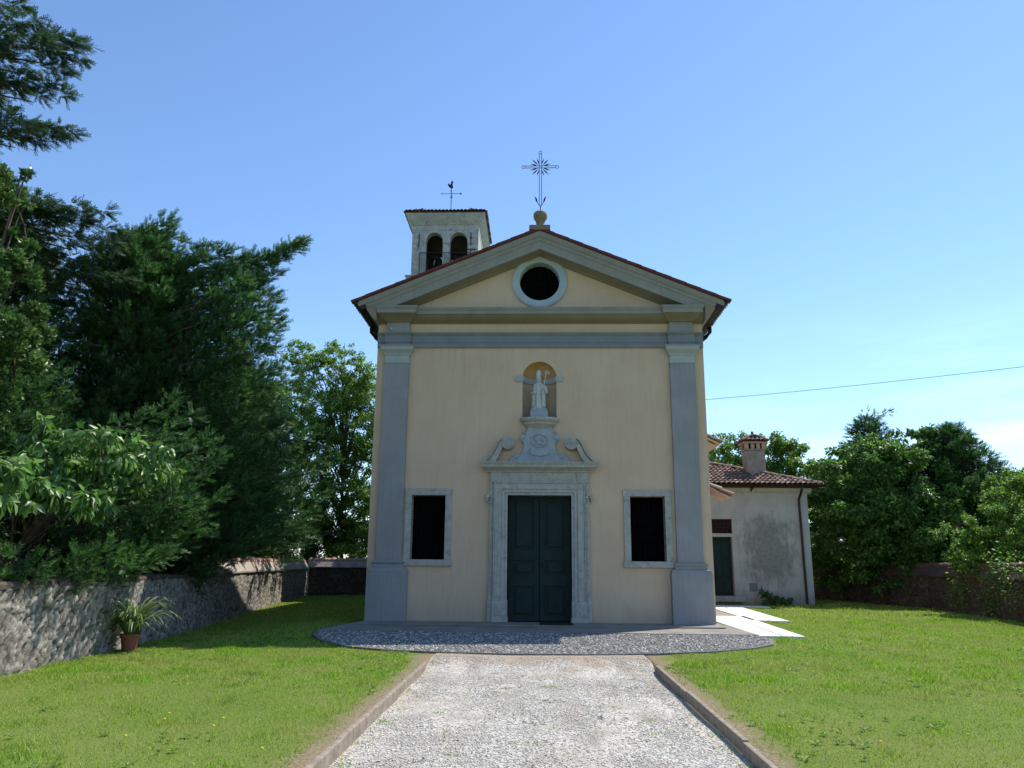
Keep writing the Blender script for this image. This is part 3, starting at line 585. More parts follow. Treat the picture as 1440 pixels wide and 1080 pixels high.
# corner pilasters
def pilaster(s):
    cx = s*4.03 if s < 0 else 3.98; b = MB(); b.box(cx-.345, cx+.345, -.13, 0, 1.62, 7.06); b.box(cx-.31, cx+.31, -.13, 0, 7.06, 7.10); b.box(cx-.325, cx+.325, -.13, 0, 7.95, 8.27)
    p = b.build('pilaster', 'grey', CH, bevel=.004)
    b = MB()
    def ring(w, d, z): return [(cx-w, 0, z), (cx-w, -d, z), (cx+w, -d, z), (cx+w, 0, z)]
    b.rings([ring(.365, .15, 7.06), ring(.365, .15, 7.10), ring(.345, .13, 7.105), ring(.345, .13, 7.28), ring(.37, .15, 7.29), ring(.37, .15, 7.32), ring(.40, .18, 7.36), ring(.45, .25, 7.43), ring(.46, .26, 7.44), ring(.46, .26, 7.525), ring(.49, .29, 7.53), ring(.49, .29, 7.55)])
    b.build('capital', 'capital', p, bevel=.004)
    b = MB(); b.rings([ring(.36, .14, 7.551), ring(.36, .14, 7.66), ring(.375, .155, 7.665), ring(.375, .155, 7.87), ring(.40, .18, 7.89), ring(.43, .21, 7.93), ring(.43, .21, 7.95)]); b.build('architrave_block', 'band', p, bevel=.004)
    b = MB(); b.rings([ring(.53, .25, -.05), ring(.53, .25, 1.22), ring(.535, .255, 1.225), ring(.535, .255, 1.36), ring(.52, .24, 1.385), ring(.50, .22, 1.44), ring(.42, .16, 1.47), ring(.405, .15, 1.54), ring(.43, .19, 1.565), ring(.44, .2, 1.59), ring(.43, .19, 1.615), ring(.36, .14, 1.635)]); b.build('pedestal', 'grey', p, bevel=.005)
    b = MB(); b.rings([ring(.34, .2, 8.26), ring(.38, .22, 8.29), ring(.46, .34, 8.35), ring(.545, .50, 8.42)]); b.build('cove', 'shaded_cream', p, smooth=True)
    b = MB(); b.rings([ring(.555, .53, 8.421), ring(.555, .53, 8.52), ring(.585, .56, 8.56), ring(.60, .58, 8.60), ring(.60, .58, 8.625)]); b.build('cornice_block', 'taupe', p, bevel=.004)
pilaster(-1); pilaster(1)
# entablature between the pilasters
b = MB(); b.prismx([(0, 7.53), (-.05, 7.53), (-.05, 7.67), (-.065, 7.675), (-.065, 7.88), (-.09, 7.90), (-.12, 7.95), (-.12, 7.965), (0, 7.985)], -4.62, 4.6); b.build('architrave', 'band', CH)
b = MB(); b.prismx([(0, 8.24), (-.03, 8.27), (-.13, 8.29), (-.24, 8.33), (-.33, 8.40), (-.36, 8.425), (0, 8.43)], -4.62, 4.6); b.build('cornice_cove', 'shaded_cream', CH, smooth=True)
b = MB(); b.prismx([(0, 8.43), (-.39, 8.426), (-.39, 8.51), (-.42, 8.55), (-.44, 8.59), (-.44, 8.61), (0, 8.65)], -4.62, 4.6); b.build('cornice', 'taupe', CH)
# raking cornice: vertical shear of one profile, clipped where it meets the level cornice
def raking(prof, s, xe, mat, nm, smooth=False, clipz=8.61):
    b = MB(); a = [(0, y, T0+dz) for y, dz in prof]; e = [(s*xe, y, T0+dz-SL*xe) for y, dz in prof]; b.rings([a, e])
    o = b.build(nm, mat, CH, smooth=False)
    if clipz:
        bm = bmesh.new(); bm.from_mesh(o.data); bmesh.ops.bisect_plane(bm, geom=bm.verts[:]+bm.edges[:]+bm.faces[:], plane_co=(0, 0, clipz), plane_no=(0, 0, -1), clear_outer=True); bmesh.ops.holes_fill(bm, edges=bm.edges[:]); bm.to_mesh(o.data); bm.free()
    return o
for s in (-1, 1):
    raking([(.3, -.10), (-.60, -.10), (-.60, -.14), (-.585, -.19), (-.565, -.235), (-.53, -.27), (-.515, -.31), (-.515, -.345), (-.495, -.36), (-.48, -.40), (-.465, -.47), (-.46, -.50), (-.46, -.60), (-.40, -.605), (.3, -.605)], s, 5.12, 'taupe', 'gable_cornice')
    raking([(-.0, -.55), (-.38, -.606), (-.33, -.615), (-.22, -.635), (-.12, -.66), (-.05, -.695), (-.0, -.71)], s, 5.0, 'shaded_cream', 'gable_soffit', True, 8.62)
    # side eave: cove under the gutter, running back
    X = [(4.6, 8.20), (4.66, 8.24), (4.74, 8.31), (4.80, 8.41), (4.85, 8.49), (4.88, 8.52), (4.89, 8.58), (4.90, 8.78), (4.6, 8.93)]
    b = MB(); b.prism([(s*x, z) for x, z in X], -.50, 20.3); b.build('side_cornice', 'shaded_cream', CH)
    b = MB(); b.rings([[(s*(5.185+.095*math.cos(a)), y, 8.75+.10*math.sin(a)) for a in [math.pi+math.pi*k/8 for k in range(9)]] for y in (-.62, 20.4)], closed=True); b.box(*sorted((s*4.903, s*5.08)), -.56, 20.3, 8.53, 8.79)
    g = b.build('gutter', 'gutter', CH)
    b = MB(); b.tube([(s*5.19, 1.6, 8.64), (s*5.19, 1.6, 8.50), (s*5.05, 1.6, 8.32), (s*4.75, 1.6, 8.08), (s*4.68, 1.6, 7.9), (s*4.68, 1.6, .1)], .06, 8); b.build('downpipe', 'gutter', g, smooth=True)
b = MB(); b.lathe([(.03, 8.05), (.03, 8.07), (.012, 8.09)], (-4.22, -.155), 10); b.build('sensor', 'whitestone', CH, smooth=True)
# roof: slab, tiles, verge
rf = MB(); 
for s in (-1, 1):
    rf.add([(0, -.62, T0-.1), (s*5.2, -.62, T0-.1-SL*5.2), (s*5.2, 20.4, T0-.1-SL*5.2), (0, 20.4, T0-.1), (0, -.62, T0-.04), (s*5.2, -.62, T0-.04-SL*5.2), (s*5.2, 20.4, T0-.04-SL*5.2), (0, 20.4, T0-.04)],
           [(0, 3, 2, 1), (4, 5, 6, 7), (0, 1, 5, 4), (1, 2, 6, 5), (2, 3, 7, 6)])
roof = rf.build('roof', 'redtile', CH)
b = MB(); q = math.sqrt(1+SL*SL)
for s in (-1, 1):
    tile_roof(b, (s*5.28, -.53, T0-.045-SL*5.28), (0, 1, 0), (-s/q, 0, SL/q), 100, 15, .21, .382)
b.tube([(0, -.62+.35*i, T0+.03) for i in range(61)], .09, 8)
b.build('tiles', 'tile', roof)
b = MB()
for s in (-1, 1):
    L_ = 5.3*q; n = 13
    for i in range(n):
        t0, t1 = i*L_/n, (i+1)*L_/n; up = .003
        d = Vector((s/q, 0, -SL/q)); nr = Vector((s*SL/q, 0, 1/q)); o0 = Vector((0, 0, T0-.045))
        dz = R_.uniform(-.002, .002)
        if s > 0 and i == 6: t0 += .04
        p = [o0+d*t0+nr*(-.035+dz), o0+d*t1+nr*(-.035+up+dz), o0+d*t1+nr*(.045+up+dz), o0+d*t0+nr*(.035+dz)]
        b.add([(v.x, -.655, v.z) for v in p]+[(v.x, -.47, v.z+.0) for v in p], [(0, 1, 2, 3), (7, 6, 5, 4), (0, 4, 5, 1), (1, 5, 6, 2), (2, 6, 7, 3), (3, 7, 4, 0)])
b.build('verge_tiles', 'redtile', roof, bevel=.006)
# finial and cross
b = MB(); b.box(-.30, .30, -.66, -.05, 10.86, 11.0)
b.lathe([(.17, 11.0), (.17, 11.05), (.13, 11.08), (.115, 11.12), (.125, 11.2), (.15, 11.27), (.19, 11.33), (.205, 11.40), (.20, 11.47), (.165, 11.52), (.10, 11.55), (.05, 11.57)], (.02, -.35), 20)
b.build('finial', 'finial', CH, smooth=True)
xc, yc = .02, -.35; zc = 12.98
b = MB(); w = .032
b.tube([(xc, yc, 11.55), (xc, yc, 11.72)], .014)
b.tube([(xc, yc, 11.70), (xc-w, yc, 11.78), (xc-w, yc, zc-.0), (xc-w, yc, 13.42), (xc+w, yc, 13.42), (xc+w, yc, zc), (xc+w, yc, 11.78), (xc, yc, 11.70)], .0095)
b.tube([(xc-.46, yc-.01, zc-w), (xc+.46, yc-.01, zc-w)], .0095); b.tube([(xc-.46, yc-.01, zc+w), (xc+.46, yc-.01, zc+w)], .0095)
for (x, z) in ((xc-.50, zc), (xc+.50, zc), (xc, 13.46)): b.tube([(x+.045*math.cos(a), yc, z+.045*math.sin(a)) for a in [k*math.pi/6 for k in range(13)]], .009, 5)
for s in (-1, 1): b.tube([(xc, yc, 11.70), (xc+s*.09, yc, 11.84)], .009, 5)
cr = b.build('cross', 'iron', CH)
for qd in range(4):
    for dd in (-24, 0, 24):
        a = math.radians(45+90*qd+dd); r0, r1 = .09, (.34 if dd == 0 else .30); ux, uz = math.cos(a), math.sin(a)
        b = MB(); mid = (r0+r1)/2
        b.prism([(xc+ux*r0, zc+uz*r0), (xc+ux*mid-uz*.018, zc+uz*mid+ux*.018), (xc+ux*r1, zc+uz*r1), (xc+ux*mid+uz*.018, zc+uz*mid-ux*.018)], yc-.012, yc+.012)
        b.build('ray', 'rustiron', cr)
for s in (-1, 1):
    b = MB(); b.prism([(xc+s*.07, 11.81), (xc+s*.10, 11.96), (xc+s*.17, 12.05), (xc+s*.135, 11.90)], yc-.012, yc+.012); b.build('leaf', 'iron', cr)
# side chapel on the right flank
b = MB(); b.box(4.6, 5.16, 3.0, 9.5, -.2, 5.12); sc_ = b.build('side_chapel', 'plaster', CH)
b = MB(); b.box(4.6, 5.04, 2.0, 2.98, -.2, 3.42); b.build('porch_wall', 'plaster', sc_)
b = MB(); b.prism([(4.6, 5.70), (5.62, 5.22), (5.62, 5.28), (4.6, 5.78)], 2.9, 9.6); b.prism([(5.16, 4.9), (5.50, 5.22), (5.0, 5.5), (4.6, 5.4), (4.6, 5.0)], 2.99, 9.5)
b.build('chapel_eave', 'plaster', sc_)
b = MB(); q2 = math.hypot(1, .47); tile_roof(b, (5.66, 2.85, 5.27), (0, 1, 0), (-1/q2, 0, .47/q2), 33, 3, .21, .38, .10); b.build('chapel_roof', 'tile', sc_); b = MB()
tile_roof(b, (5.66, 1.9, 3.56), (0, 1, 0), (-1/q2, 0, .47/q2), 5, 3, .21, .38, .10); porch_tiles = b.build('porch_tiles', 'tile', sc_)
b = MB(); b.prism([(4.6, 3.98), (5.6, 3.50), (5.6, 3.55), (4.6, 4.04)], 1.95, 3.0); b.build('porch_roof', 'pinktile', sc_)

# ================================================================== STATUE in the niche
st = thing('statue', (-.02, .05, 5.49), 'pale stone bishop statue with mitre and crozier standing in the niche', 'statue')
b = MB(); b.box(-.255, .225, -.16, .24, 5.492, 5.70); b.box(-.235, .205, -.14, .22, 5.70, 5.765); b.build('pedestal', 'cartouche', st, bevel=.01)
rs = []; cx0 = -.025
secs = [(5.765, .205, .15), (5.80, .215, .155), (5.90, .200, .145), (6.05, .19, .135), (6.2, .185, .13), (6.30, .195, .135), (6.40, .185, .13), (6.46, .165, .12), (6.505, .10, .09), (6.53, .058, .06), (6.56, .05, .055), (6.59, .058, .065), (6.63, .066, .075), (6.68, .066, .072), (6.715, .062, .065)]
nn_ = 40
for z, rx, ry in [(z_, rx_*(.84 if z_ < 6.5 else 1.06), ry_) for z_, rx_, ry_ in secs]:
    rs.append([(cx0+rx*math.cos(2*math.pi*k/nn_)*(1+(.09*math.sin(9*2*math.pi*k/nn_+z*3) if z < 6.4 else 0)*max(0, 1-(z-5.76)/.8)), .05+ry*math.sin(2*math.pi*k/nn_)*(1+(.13*math.sin(9*2*math.pi*k/nn_+z*3) if z < 6.4 else 0)*max(0, 1-(z-5.76)/.8)), z) for k in range(nn_)])
b = MB(); b.rings(rs)
b.prism([(cx0-.015, 6.60), (cx0+.015, 6.60), (cx0+.008, 6.665), (cx0-.008, 6.665)], -.055, .0)   # nose
b.rings([[(cx0+r*math.cos(2*math.pi*k/10), -.02-.03*0+y, 6.572+r*.55*math.sin(2*math.pi*k/10)) for k in range(10)] for r, y in ((.045, .0), (.035, -.022), (.012, -.034))])   # beard
body = b.build('figure', 'statue', st, smooth=True)
b = MB()      # cope hanging from the shoulders, open at the front, hem jagged
for s in (-1, 1):
    rs = []
    for z, w0, w1, d in ((5.83, .10, .20, .12), (6.0, .095, .195, .125), (6.2, .09, .19, .13), (6.35, .075, .18, .125), (6.45, .05, .15, .10), (6.49, .035, .12, .07)):
        rs.append([(cx0+s*w0, .05-d-.045, z), (cx0+s*(w0+w1)/2, .05-d-.02, z), (cx0+s*w1, .05-.04, z), (cx0+s*w1*.96, .10, z), (cx0+s*(w1-.03), .07, z), (cx0+s*(w0+w1)/2, .05-d+.02, z), (cx0+s*w0, .05-d-.015, z)])
    b.rings(rs)
b.build('cope', 'statue', body, smooth=True)
for s, p in ((-1, [(-.16, .02, 6.42), (-.20, -.06, 6.22), (-.13, -.16, 6.20), (-.10, -.19, 6.27)]), (1, [(.14, .02, 6.42), (.185, -.06, 6.24), (.15, -.15, 6.28), (.13, -.19, 6.34)])):
    MB().tube(p, [.055, .052, .036, .028], 8).build('arm', 'statue', body, smooth=True)
b = MB(); b.rings([[(cx0+rx*math.cos(2*math.pi*k/20), .05+ry*math.sin(2*math.pi*k/20), z) for k in range(20)] for z, rx, ry in ((6.70, .068, .07), (6.76, .078, .068), (6.82, .072, .055), (6.87, .045, .035), (6.905, .008, .012))]); b.build('mitre', 'statue', body, smooth=True)
b = MB(); cz = [(.10, -.17, 6.20), (.125, -.17, 6.45), (.155, -.16, 6.62), (.175, -.16, 6.70)]
for i in range(15): a = math.radians(200-24*i*1.35); r = .062*(1-i/22); cz.append((.222+r*math.cos(a), -.16, 6.775+r*math.sin(a)))
b.tube(cz, .0115, 6); b.tube([(.10, -.17, 6.20), (.07, -.16, 5.80)], .011, 6); b.build('crozier', 'statue', st, smooth=True)

# ================================================================== BELL TOWER
TW = thing('bell_tower', (-5.42, 22.3, 0), 'white stone bell tower with twin arches and rooster vane behind the church roof', 'bell tower')
tx, ty, hw = -5.43, 22.33, 1.93
b = MB(); b.box(tx-hw, tx+hw, ty-hw, ty+hw, -.3, 17.15); shaft = b.build('shaft', 'towerstone', TW)
b = MB()
def sq(w, z, cx=tx, cy=ty): return [(cx-w, cy-w, z), (cx+w, cy-w, z), (cx+w, cy+w, z), (cx-w, cy+w, z)]
b.rings([sq(hw, 17.10), sq(hw+.10, 17.18), sq(hw+.26, 17.48), sq(hw+.30, 17.50), sq(hw+.30, 17.56), sq(hw, 17.58)]); b.build('string_course', 'towerstone', TW, bevel=.01)
def belfry_holes(c):
    hs = []
    for x0, x1 in ((c-1.12, c-.13), (c+.28, c+1.31)):
        m_, r = (x0+x1)/2, (x1-x0)/2; hs.append([(x0, 17.65), (x1, 17.65)] + arc(m_, 19.72, r, 0, 180, 14, .56))
    return hs
zt = 20.75
b = MB(); b.plate([(tx-hw, 17.5), (tx+hw, 17.5), (tx+hw, zt), (tx-hw, zt)], belfry_holes(tx), ty-hw, ty-hw+.45); wl = b.build('belfry_wall', 'towerstone', TW)
b = MB(); b.plate([(tx-hw, 17.5), (tx+hw, 17.5), (tx+hw, zt), (tx-hw, zt)], belfry_holes(tx), ty+hw-.45, ty+hw); b.build('belfry_wall', 'towerstone', TW)
for s in (-1, 1):
    b = MB(); b.plate([(ty-hw+.452, 17.5), (ty+hw-.452, 17.5), (ty+hw-.452, zt), (ty-hw+.452, zt)], [], 0, .45)
    x0 = tx-hw+.002 if s < 0 else tx+hw-.452; b.v = [(x0+v[1], v[0], v[2]) for v in b.v]; b.build('belfry_wall', 'towerstone', TW)  # sides built solid, without arches, to keep the sun out of the belfry
b = MB(); b.box(tx-hw+.46, tx+hw-.46, ty-hw+.46, ty+hw-.46, 20.36, 20.41); b.box(tx-hw+.455, tx-hw+.47, ty-hw+.47, ty+hw-.47, 17.2, 20.35); b.box(tx+hw-.47, tx+hw-.455, ty-hw+.47, ty+hw-.47, 17.2, 20.35); b.build('ceiling', 'belfry_shade', TW)  # ceiling plus added side liners, their darkness painted in as shade
b = MB(); b.plate([(tx-hw+.475, 17.3), (tx+hw-.475, 17.3), (tx+hw-.475, 20.35), (tx-hw+.475, 20.35)], belfry_holes(tx), ty+hw-.475, ty+hw-.455); b.build('shade_liner', 'belfry_shade', TW)  # added liner on the back wall, painted dark so the arches read as shaded
b = MB(); b.box(tx-hw+.48, tx+hw-.48, ty-hw+.48, ty+hw-.48, 17.16, 17.2); b.build('floor', 'belfry_shade', TW)
b = MB()       # arch rings, imposts, column capital
for x0, x1 in ((tx-1.12, tx-.13), (tx+.28, tx+1.31)):
    m_, r = (x0+x1)/2, (x1-x0)/2
    p = arc(m_, 19.72, r+.13, 0, 180, 16, .69)+arc(m_, 19.72, r, 180, 0, 16, .56); b.prism(p, ty-hw-.03, ty-hw)
    for xx in (x0-.08, x1-.02): b.box(xx, xx+.10, ty-hw-.06, ty-hw+.2, 19.62, 19.71)
b.box(tx-.15, tx+.30, ty-hw-.05, ty-hw+.3, 19.60, 19.72)
b.build('arch_ring', 'towerstone', wl, bevel=.008)
for s in (-1, 1):
    b = MB()
    for i in range(10):
        z = 17.62+i*.33; b.box(tx+s*1.62-.30, tx+s*1.62+.30, ty-hw-.018, ty-hw, z, z+.315)
    b.build('quoins', 'towerstone', wl, bevel=.012)
b = MB(); b.rings([sq(hw+.02, 20.42), sq(hw+.02, 20.72), sq(hw+.06, 20.74), sq(hw+.10, 20.80), sq(hw+.22, 20.98), sq(hw+.36, 21.25), sq(hw+.38, 21.26), sq(hw+.38, 21.36)]); b.build('cornice', 'towerstone', TW, bevel=.006)
rfm = MB(); ew = hw+.42
rfm.add(sq(ew, 21.36)+sq(ew, 21.40)+[(tx, ty, 22.35)], [(3, 2, 1, 0), (0, 1, 5, 4), (1, 2, 6, 5), (2, 3, 7, 6), (3, 0, 4, 7), (4, 5, 8), (5, 6, 8), (6, 7, 8), (7, 4, 8)]); tr = rfm.build('roof', 'redtile', TW)
b = MB(); sl_ = .95/ew; q3 = math.hypot(1, sl_)
for (o, u, v) in (((tx-ew, ty-ew-.03, 21.39), (1, 0, 0), (0, 1/q3, sl_/q3)), ((tx+ew+.03, ty-ew, 21.39), (0, 1, 0), (-1/q3, 0, sl_/q3)), ((tx+ew, ty+ew+.03, 21.39), (-1, 0, 0), (0, -1/q3, sl_/q3)), ((tx-ew-.03, ty+ew, 21.39), (0, -1, 0), (1/q3, 0, sl_/q3))):
    uu = Vector(u); oo = Vector(o); vv_ = Vector(v)
    def cl(c, oo=oo, uu=uu, vv_=vv_):
        d = (c-oo); a_, h_ = d.dot(uu), d.dot(vv_); return h_ < min(a_, 2*ew-a_)+.2
    tile_roof(b, o, u, v, 22, 7, 2*ew/22, .36, .10, cl)
b.build('tiles', 'tile', tr)
b = MB(); yr = ty-hw-.22     # balcony railing
xr0, xr1 = tx-1.42, tx+1.45
b.tube([(xr0, yr, 18.93), (xr1, yr, 18.93)], .022); b.tube([(xr0, yr, 17.66), (xr1, yr, 17.66)], .016)
for i in range(23): x = xr0+(xr1-xr0)*i/22; b.tube([(x, yr, 17.62), (x, yr, 18.93)], .026 if i in (0, 22) else .010, 4)
for x in (xr0, xr1): b.tube([(x, yr, 18.93), (x, ty-hw, 18.93)], .02); b.tube([(x, yr, 17.66), (x, ty-hw, 17.66)], .016)
b.build('railing', 'iron', TW)
MB().box(tx-1.54, tx-1.50, ty-hw-.06, ty-hw-.02, 19.33, 20.17).build('wall_anchor', 'iron', TW)
b = MB(); b.box(tx+1.48, tx+1.52, ty-hw-.06, ty-hw-.02, 19.45, 20.25); b.box(tx+1.42, tx+1.58, ty-hw-.06, ty-hw-.022, 19.9, 19.94); b.build('wall_anchor', 'iron', TW)
b = MB(); b.box(tx+1.20, tx+1.80, ty-hw-.06, ty-hw-.02, 19.18, 19.22); b.box(tx+1.48, tx+1.52, ty-hw-.062, ty-hw-.02, 18.95, 19.25)
b.build('wall_anchor', 'iron', TW)
for x in (tx-.62, tx+.62):
    b = MB(); b.lathe([(.02, 19.5), (.12, 19.5), (.2, 19.42), (.25, 19.1), (.30, 18.85), (.40, 18.68), (.40, 18.64), (.3, 18.66)], (x, ty), 18); b.tube([(x-.5, ty, 19.6), (x+.5, ty, 19.6)], .07); b.build('bell', 'gutter', TW, smooth=True)
b = MB(); vx, vy = tx+.04, ty
b.tube([(vx, vy, 22.3), (vx, vy, 24.15)], .022); b.tube([(vx-.55, vy, 23.72), (vx+.55, vy, 23.72)], .016); b.tube([(vx, vy-.45, 23.72), (vx, vy+.45, 23.72)], .016)
b.lathe([(.01, 23.40), (.05, 23.44), (.06, 23.48), (.05, 23.52), (.01, 23.56)], (vx, vy), 10)
b.prism(arc(vx+.58, 23.72, .055, 0, 360, 12)[:-1], vy-.02, vy+.02); b.tube([(vx-.58+.05*math.cos(a), vy, 23.72+.05*math.sin(a)) for a in [k*math.pi/5 for k in range(9)]], .014, 5)
b.build('vane_arms', 'iron', TW)
b = MB(); rp_ = [(-.30, .28), (-.22, .10), (-.10, -.02), (.05, -.06), (.12, .02), (.10, .18), (.07, .30), (.10, .40), (.16, .44), (.08, .50), (.03, .56), (-.03, .50), (-.05, .38), (-.10, .22), (-.18, .30), (-.26, .36)]
b.prism([(vx+x*.8, 24.12+z*.85) for x, z in rp_], vy-.015, vy+.015); b.build('rooster', 'iron', TW)

# ================================================================== ANNEX HOUSE
AN = thing('annex_house', (8, 12, 0), 'low white stained annex house with tiled roof, chimney and green door', 'house')
b = MB(); AY = 12.0
b.plate([(4.65, -.3), (11.3, -.3), (11.3, 4.72), (4.65, 4.72)], [[(7.2, .34), (8.06, .34), (8.06, 2.72), (7.2, 2.72)], [(7.2, 2.87), (8.1, 2.87), (8.1, 3.46), (7.2, 3.46)]], AY, AY+.4)
b.box(10.9, 11.3, AY+.4, 20, -.3, 4.72); b.box(4.65, 10.9, 19.6, 20, -.3, 4.72); b.build('wall', 'annexwall', AN)
b = MB(); b.prismx([(AY, 4.55), (AY-.10, 4.62), (AY-.16, 4.72), (AY-.16, 4.76), (AY, 4.80)], 4.65, 11.46); b.prism([(11.3, 4.55), (11.4, 4.62), (11.46, 4.72), (11.46, 4.76), (11.3, 4.8)], AY+.002, 20); b.build('eave_cornice', 'annexwall', AN)
ad = MB().box(7.2, 8.06, AY+.2, AY+.24, .34, 2.72).build('door', 'greendoor', AN)
for z0, z1 in ((.45, 1.0), (1.1, 1.75), (1.85, 2.62)):
    for x0, x1 in ((7.28, 7.60), (7.68, 7.99)): MB().box(x0, x1, AY+.175, AY+.2, z0, z1).build('panel', 'greendoor', ad, bevel=.02)
MB().tube([(7.95, AY+.17, 1.42), (7.95, AY+.11, 1.42), (7.86, AY+.11, 1.42)], .012).build('handle', 'iron', ad)
b = MB(); b.box(8.062, 8.32, AY-.04, AY+.2, .902, 2.72); b.box(8.062, 8.40, AY-.06, AY+.2, .34, .9); b.box(7.0, 8.32, AY-.045, AY+.2, 2.722, 2.868); b.box(6.94, 7.198, AY-.04, AY+.2, .34, 2.72); b.box(6.9, 8.42, AY-.3, AY+.2, .12, .338); b.build('door_frame', 'annexwall', AN, bevel=.01)
tw_ = MB().box(7.2, 8.1, AY+.12, AY+.15, 2.87, 3.46).build('window', 'glass', AN)
b = MB()
for i in range(1, 16): x = 7.2+.9*i/16; b.box(x-.006, x+.006, AY+.07, AY+.08, 2.87, 3.46)
for i in range(1, 10): z = 2.87+.59*i/10; b.box(7.2, 8.1, AY+.081, AY+.091, z-.006, z+.006)
b.build('mesh_screen', 'rustiron', tw_)
b = MB(); b.box(8.68, 9.0, AY-.03, AY+.0, .54, .87)
for i in range(5): b.box(8.70, 8.98, AY-.045, AY-.03, .57+i*.06, .60+i*.06)
b.build('vent', 'band', AN)
# hipped tile roof
ex0, ex1, ey0, ey1, ez = 4.65, 11.82, 11.55, 20.4, 4.84; rz = .345; rid = 4.3
b = MB(); b.add([(ex0, ey0, ez), (ex1, ey0, ez), (ex1, ey1, ez), (ex0, ey1, ez), (ex0, (ey0+ey1)/2, ez+rz*4.42), (ex1-4.42, (ey0+ey1)/2, ez+rz*4.42), (ex0, ey0, ez-.05), (ex1, ey0, ez-.05), (ex1, ey1, ez-.05), (ex0, ey1, ez-.05)],
                [(0, 1, 5, 4), (1, 2, 5), (2, 3, 4, 5), (6, 9, 8, 7), (0, 6, 7, 1), (1, 7, 8, 2), (0, 4, 3, 9, 6)]); ar = b.build('roof', 'redtile', AN)
b = MB(); q4 = math.hypot(1, rz)
def clf(c): return (c.x < ex1-(c.y-ey0)+.12) and not (9.2 < c.x < 10.02 and 13.2 < c.y < 13.9)
tile_roof(b, (ex0, ey0-.05, ez+.01), (1, 0, 0), (0, 1/q4, rz/q4), 34, 13, .211, .36, .10, clf)
tile_roof(b, (ex1+.03, ey0, ez+.01), (0, 1, 0), (-1/q4, 0, rz/q4), 42, 13, .211, .36, .10, lambda c: (ex1-c.x) < min(c.y-ey0, ey1-c.y)+.12)
b.build('tiles', 'tile', ar)
b = MB(); hp = [Vector((ex1, ey0, ez+.06)), Vector((ex1-4.42, (ey0+ey1)/2, ez+rz*4.42+.08))]
for i in range(15):
    p = hp[0].lerp(hp[1], i/15); q_ = hp[0].lerp(hp[1], (i+1)/15+.012); b.tube([p+Vector((0, 0, .02)), q_], [.115, .095], 10)
for i in range(9): x = ex1-4.42-i*.33; b.tube([(x, (ey0+ey1)/2, hp[1].z+.02), (x-.35, (ey0+ey1)/2, hp[1].z)], [.115, .095], 10)
b.build('ridge_tiles', 'tile', ar)
b = MB(); b.rings([[(x, ey0-.08+.075*math.cos(a), 4.86+.075*math.sin(a)) for a in [math.pi+math.pi*k/8 for k in range(9)]] for x in (4.7, 11.9)]); ag = b.build('gutter', 'gutter', AN)
b = MB(); b.tube([(10.93, ey0-.08, 4.79), (10.93, ey0-.08, 4.66), (10.93, AY-.08, 4.30), (10.93, AY-.08, 4.0), (10.96, AY-.08, .05)], .05, 8); b.tube([(8.95, ey0-.06, 4.79), (8.95, AY-.05, 4.64)], .05, 6); b.build('downpipe', 'gutter', ag, smooth=True)
b = MB(); b.box(9.2, 10.02, 13.2, 13.9, 5.0, 6.55); b.box(9.16, 10.06, 13.16, 13.94, 6.555, 6.62); ch = b.build('chimney', 'chimneyplaster', AN, bevel=.008)
b = MB()
for x0 in (9.16, 9.42, 9.66, 9.90): b.box(x0, x0+.15, 13.17, 13.32, 6.62, 6.86); b.box(x0, x0+.15, 13.78, 13.93, 6.62, 6.86)
b.box(9.08, 10.14, 13.08, 14.02, 6.862, 6.93); b.build('vent_bricks', 'pinktile', ch, bevel=.006)
b = MB(); b.box(9.3, 9.9, 13.35, 13.75, 6.62, 6.86); b.build('flue', 'dark', ch)
b = MB(); cxm, cym = 9.61, 13.55
for (o, u, v, ww) in (((9.04, 13.02, 6.94), (1, 0, 0), (0, .88, .47), .57), ((10.18, 13.02, 6.94), (0, 1, 0), (-.88, 0, .47), .53), ((9.04, 14.08, 6.94), (0, -1, 0), (.88, 0, .47), .53), ((10.18, 14.08, 6.94), (-1, 0, 0), (0, -.88, .47), .57)):
    oo, uu, vv_ = Vector(o), Vector(u), Vector(v)
    tile_roof(b, o, u, v, 6, 2, 1.14/6, .30, .09, lambda c, oo=oo, uu=uu, vv_=vv_, ww=ww: (c-oo).dot(vv_) < min((c-oo).dot(uu), 2*ww-(c-oo).dot(uu))+.15)
b.add([(9.06, 13.04, 6.935), (10.16, 13.04, 6.935), (10.16, 14.06, 6.935), (9.06, 14.06, 6.935), (cxm, cym, 7.22)], [(0, 1, 4), (1, 2, 4), (2, 3, 4), (3, 0, 4)])
b.lathe([(.10, 7.2), (.11, 7.26), (.06, 7.34), (.07, 7.40), (.03, 7.46)], (cxm, cym), 10)
b.build('chimney_cap', 'tile', ch)

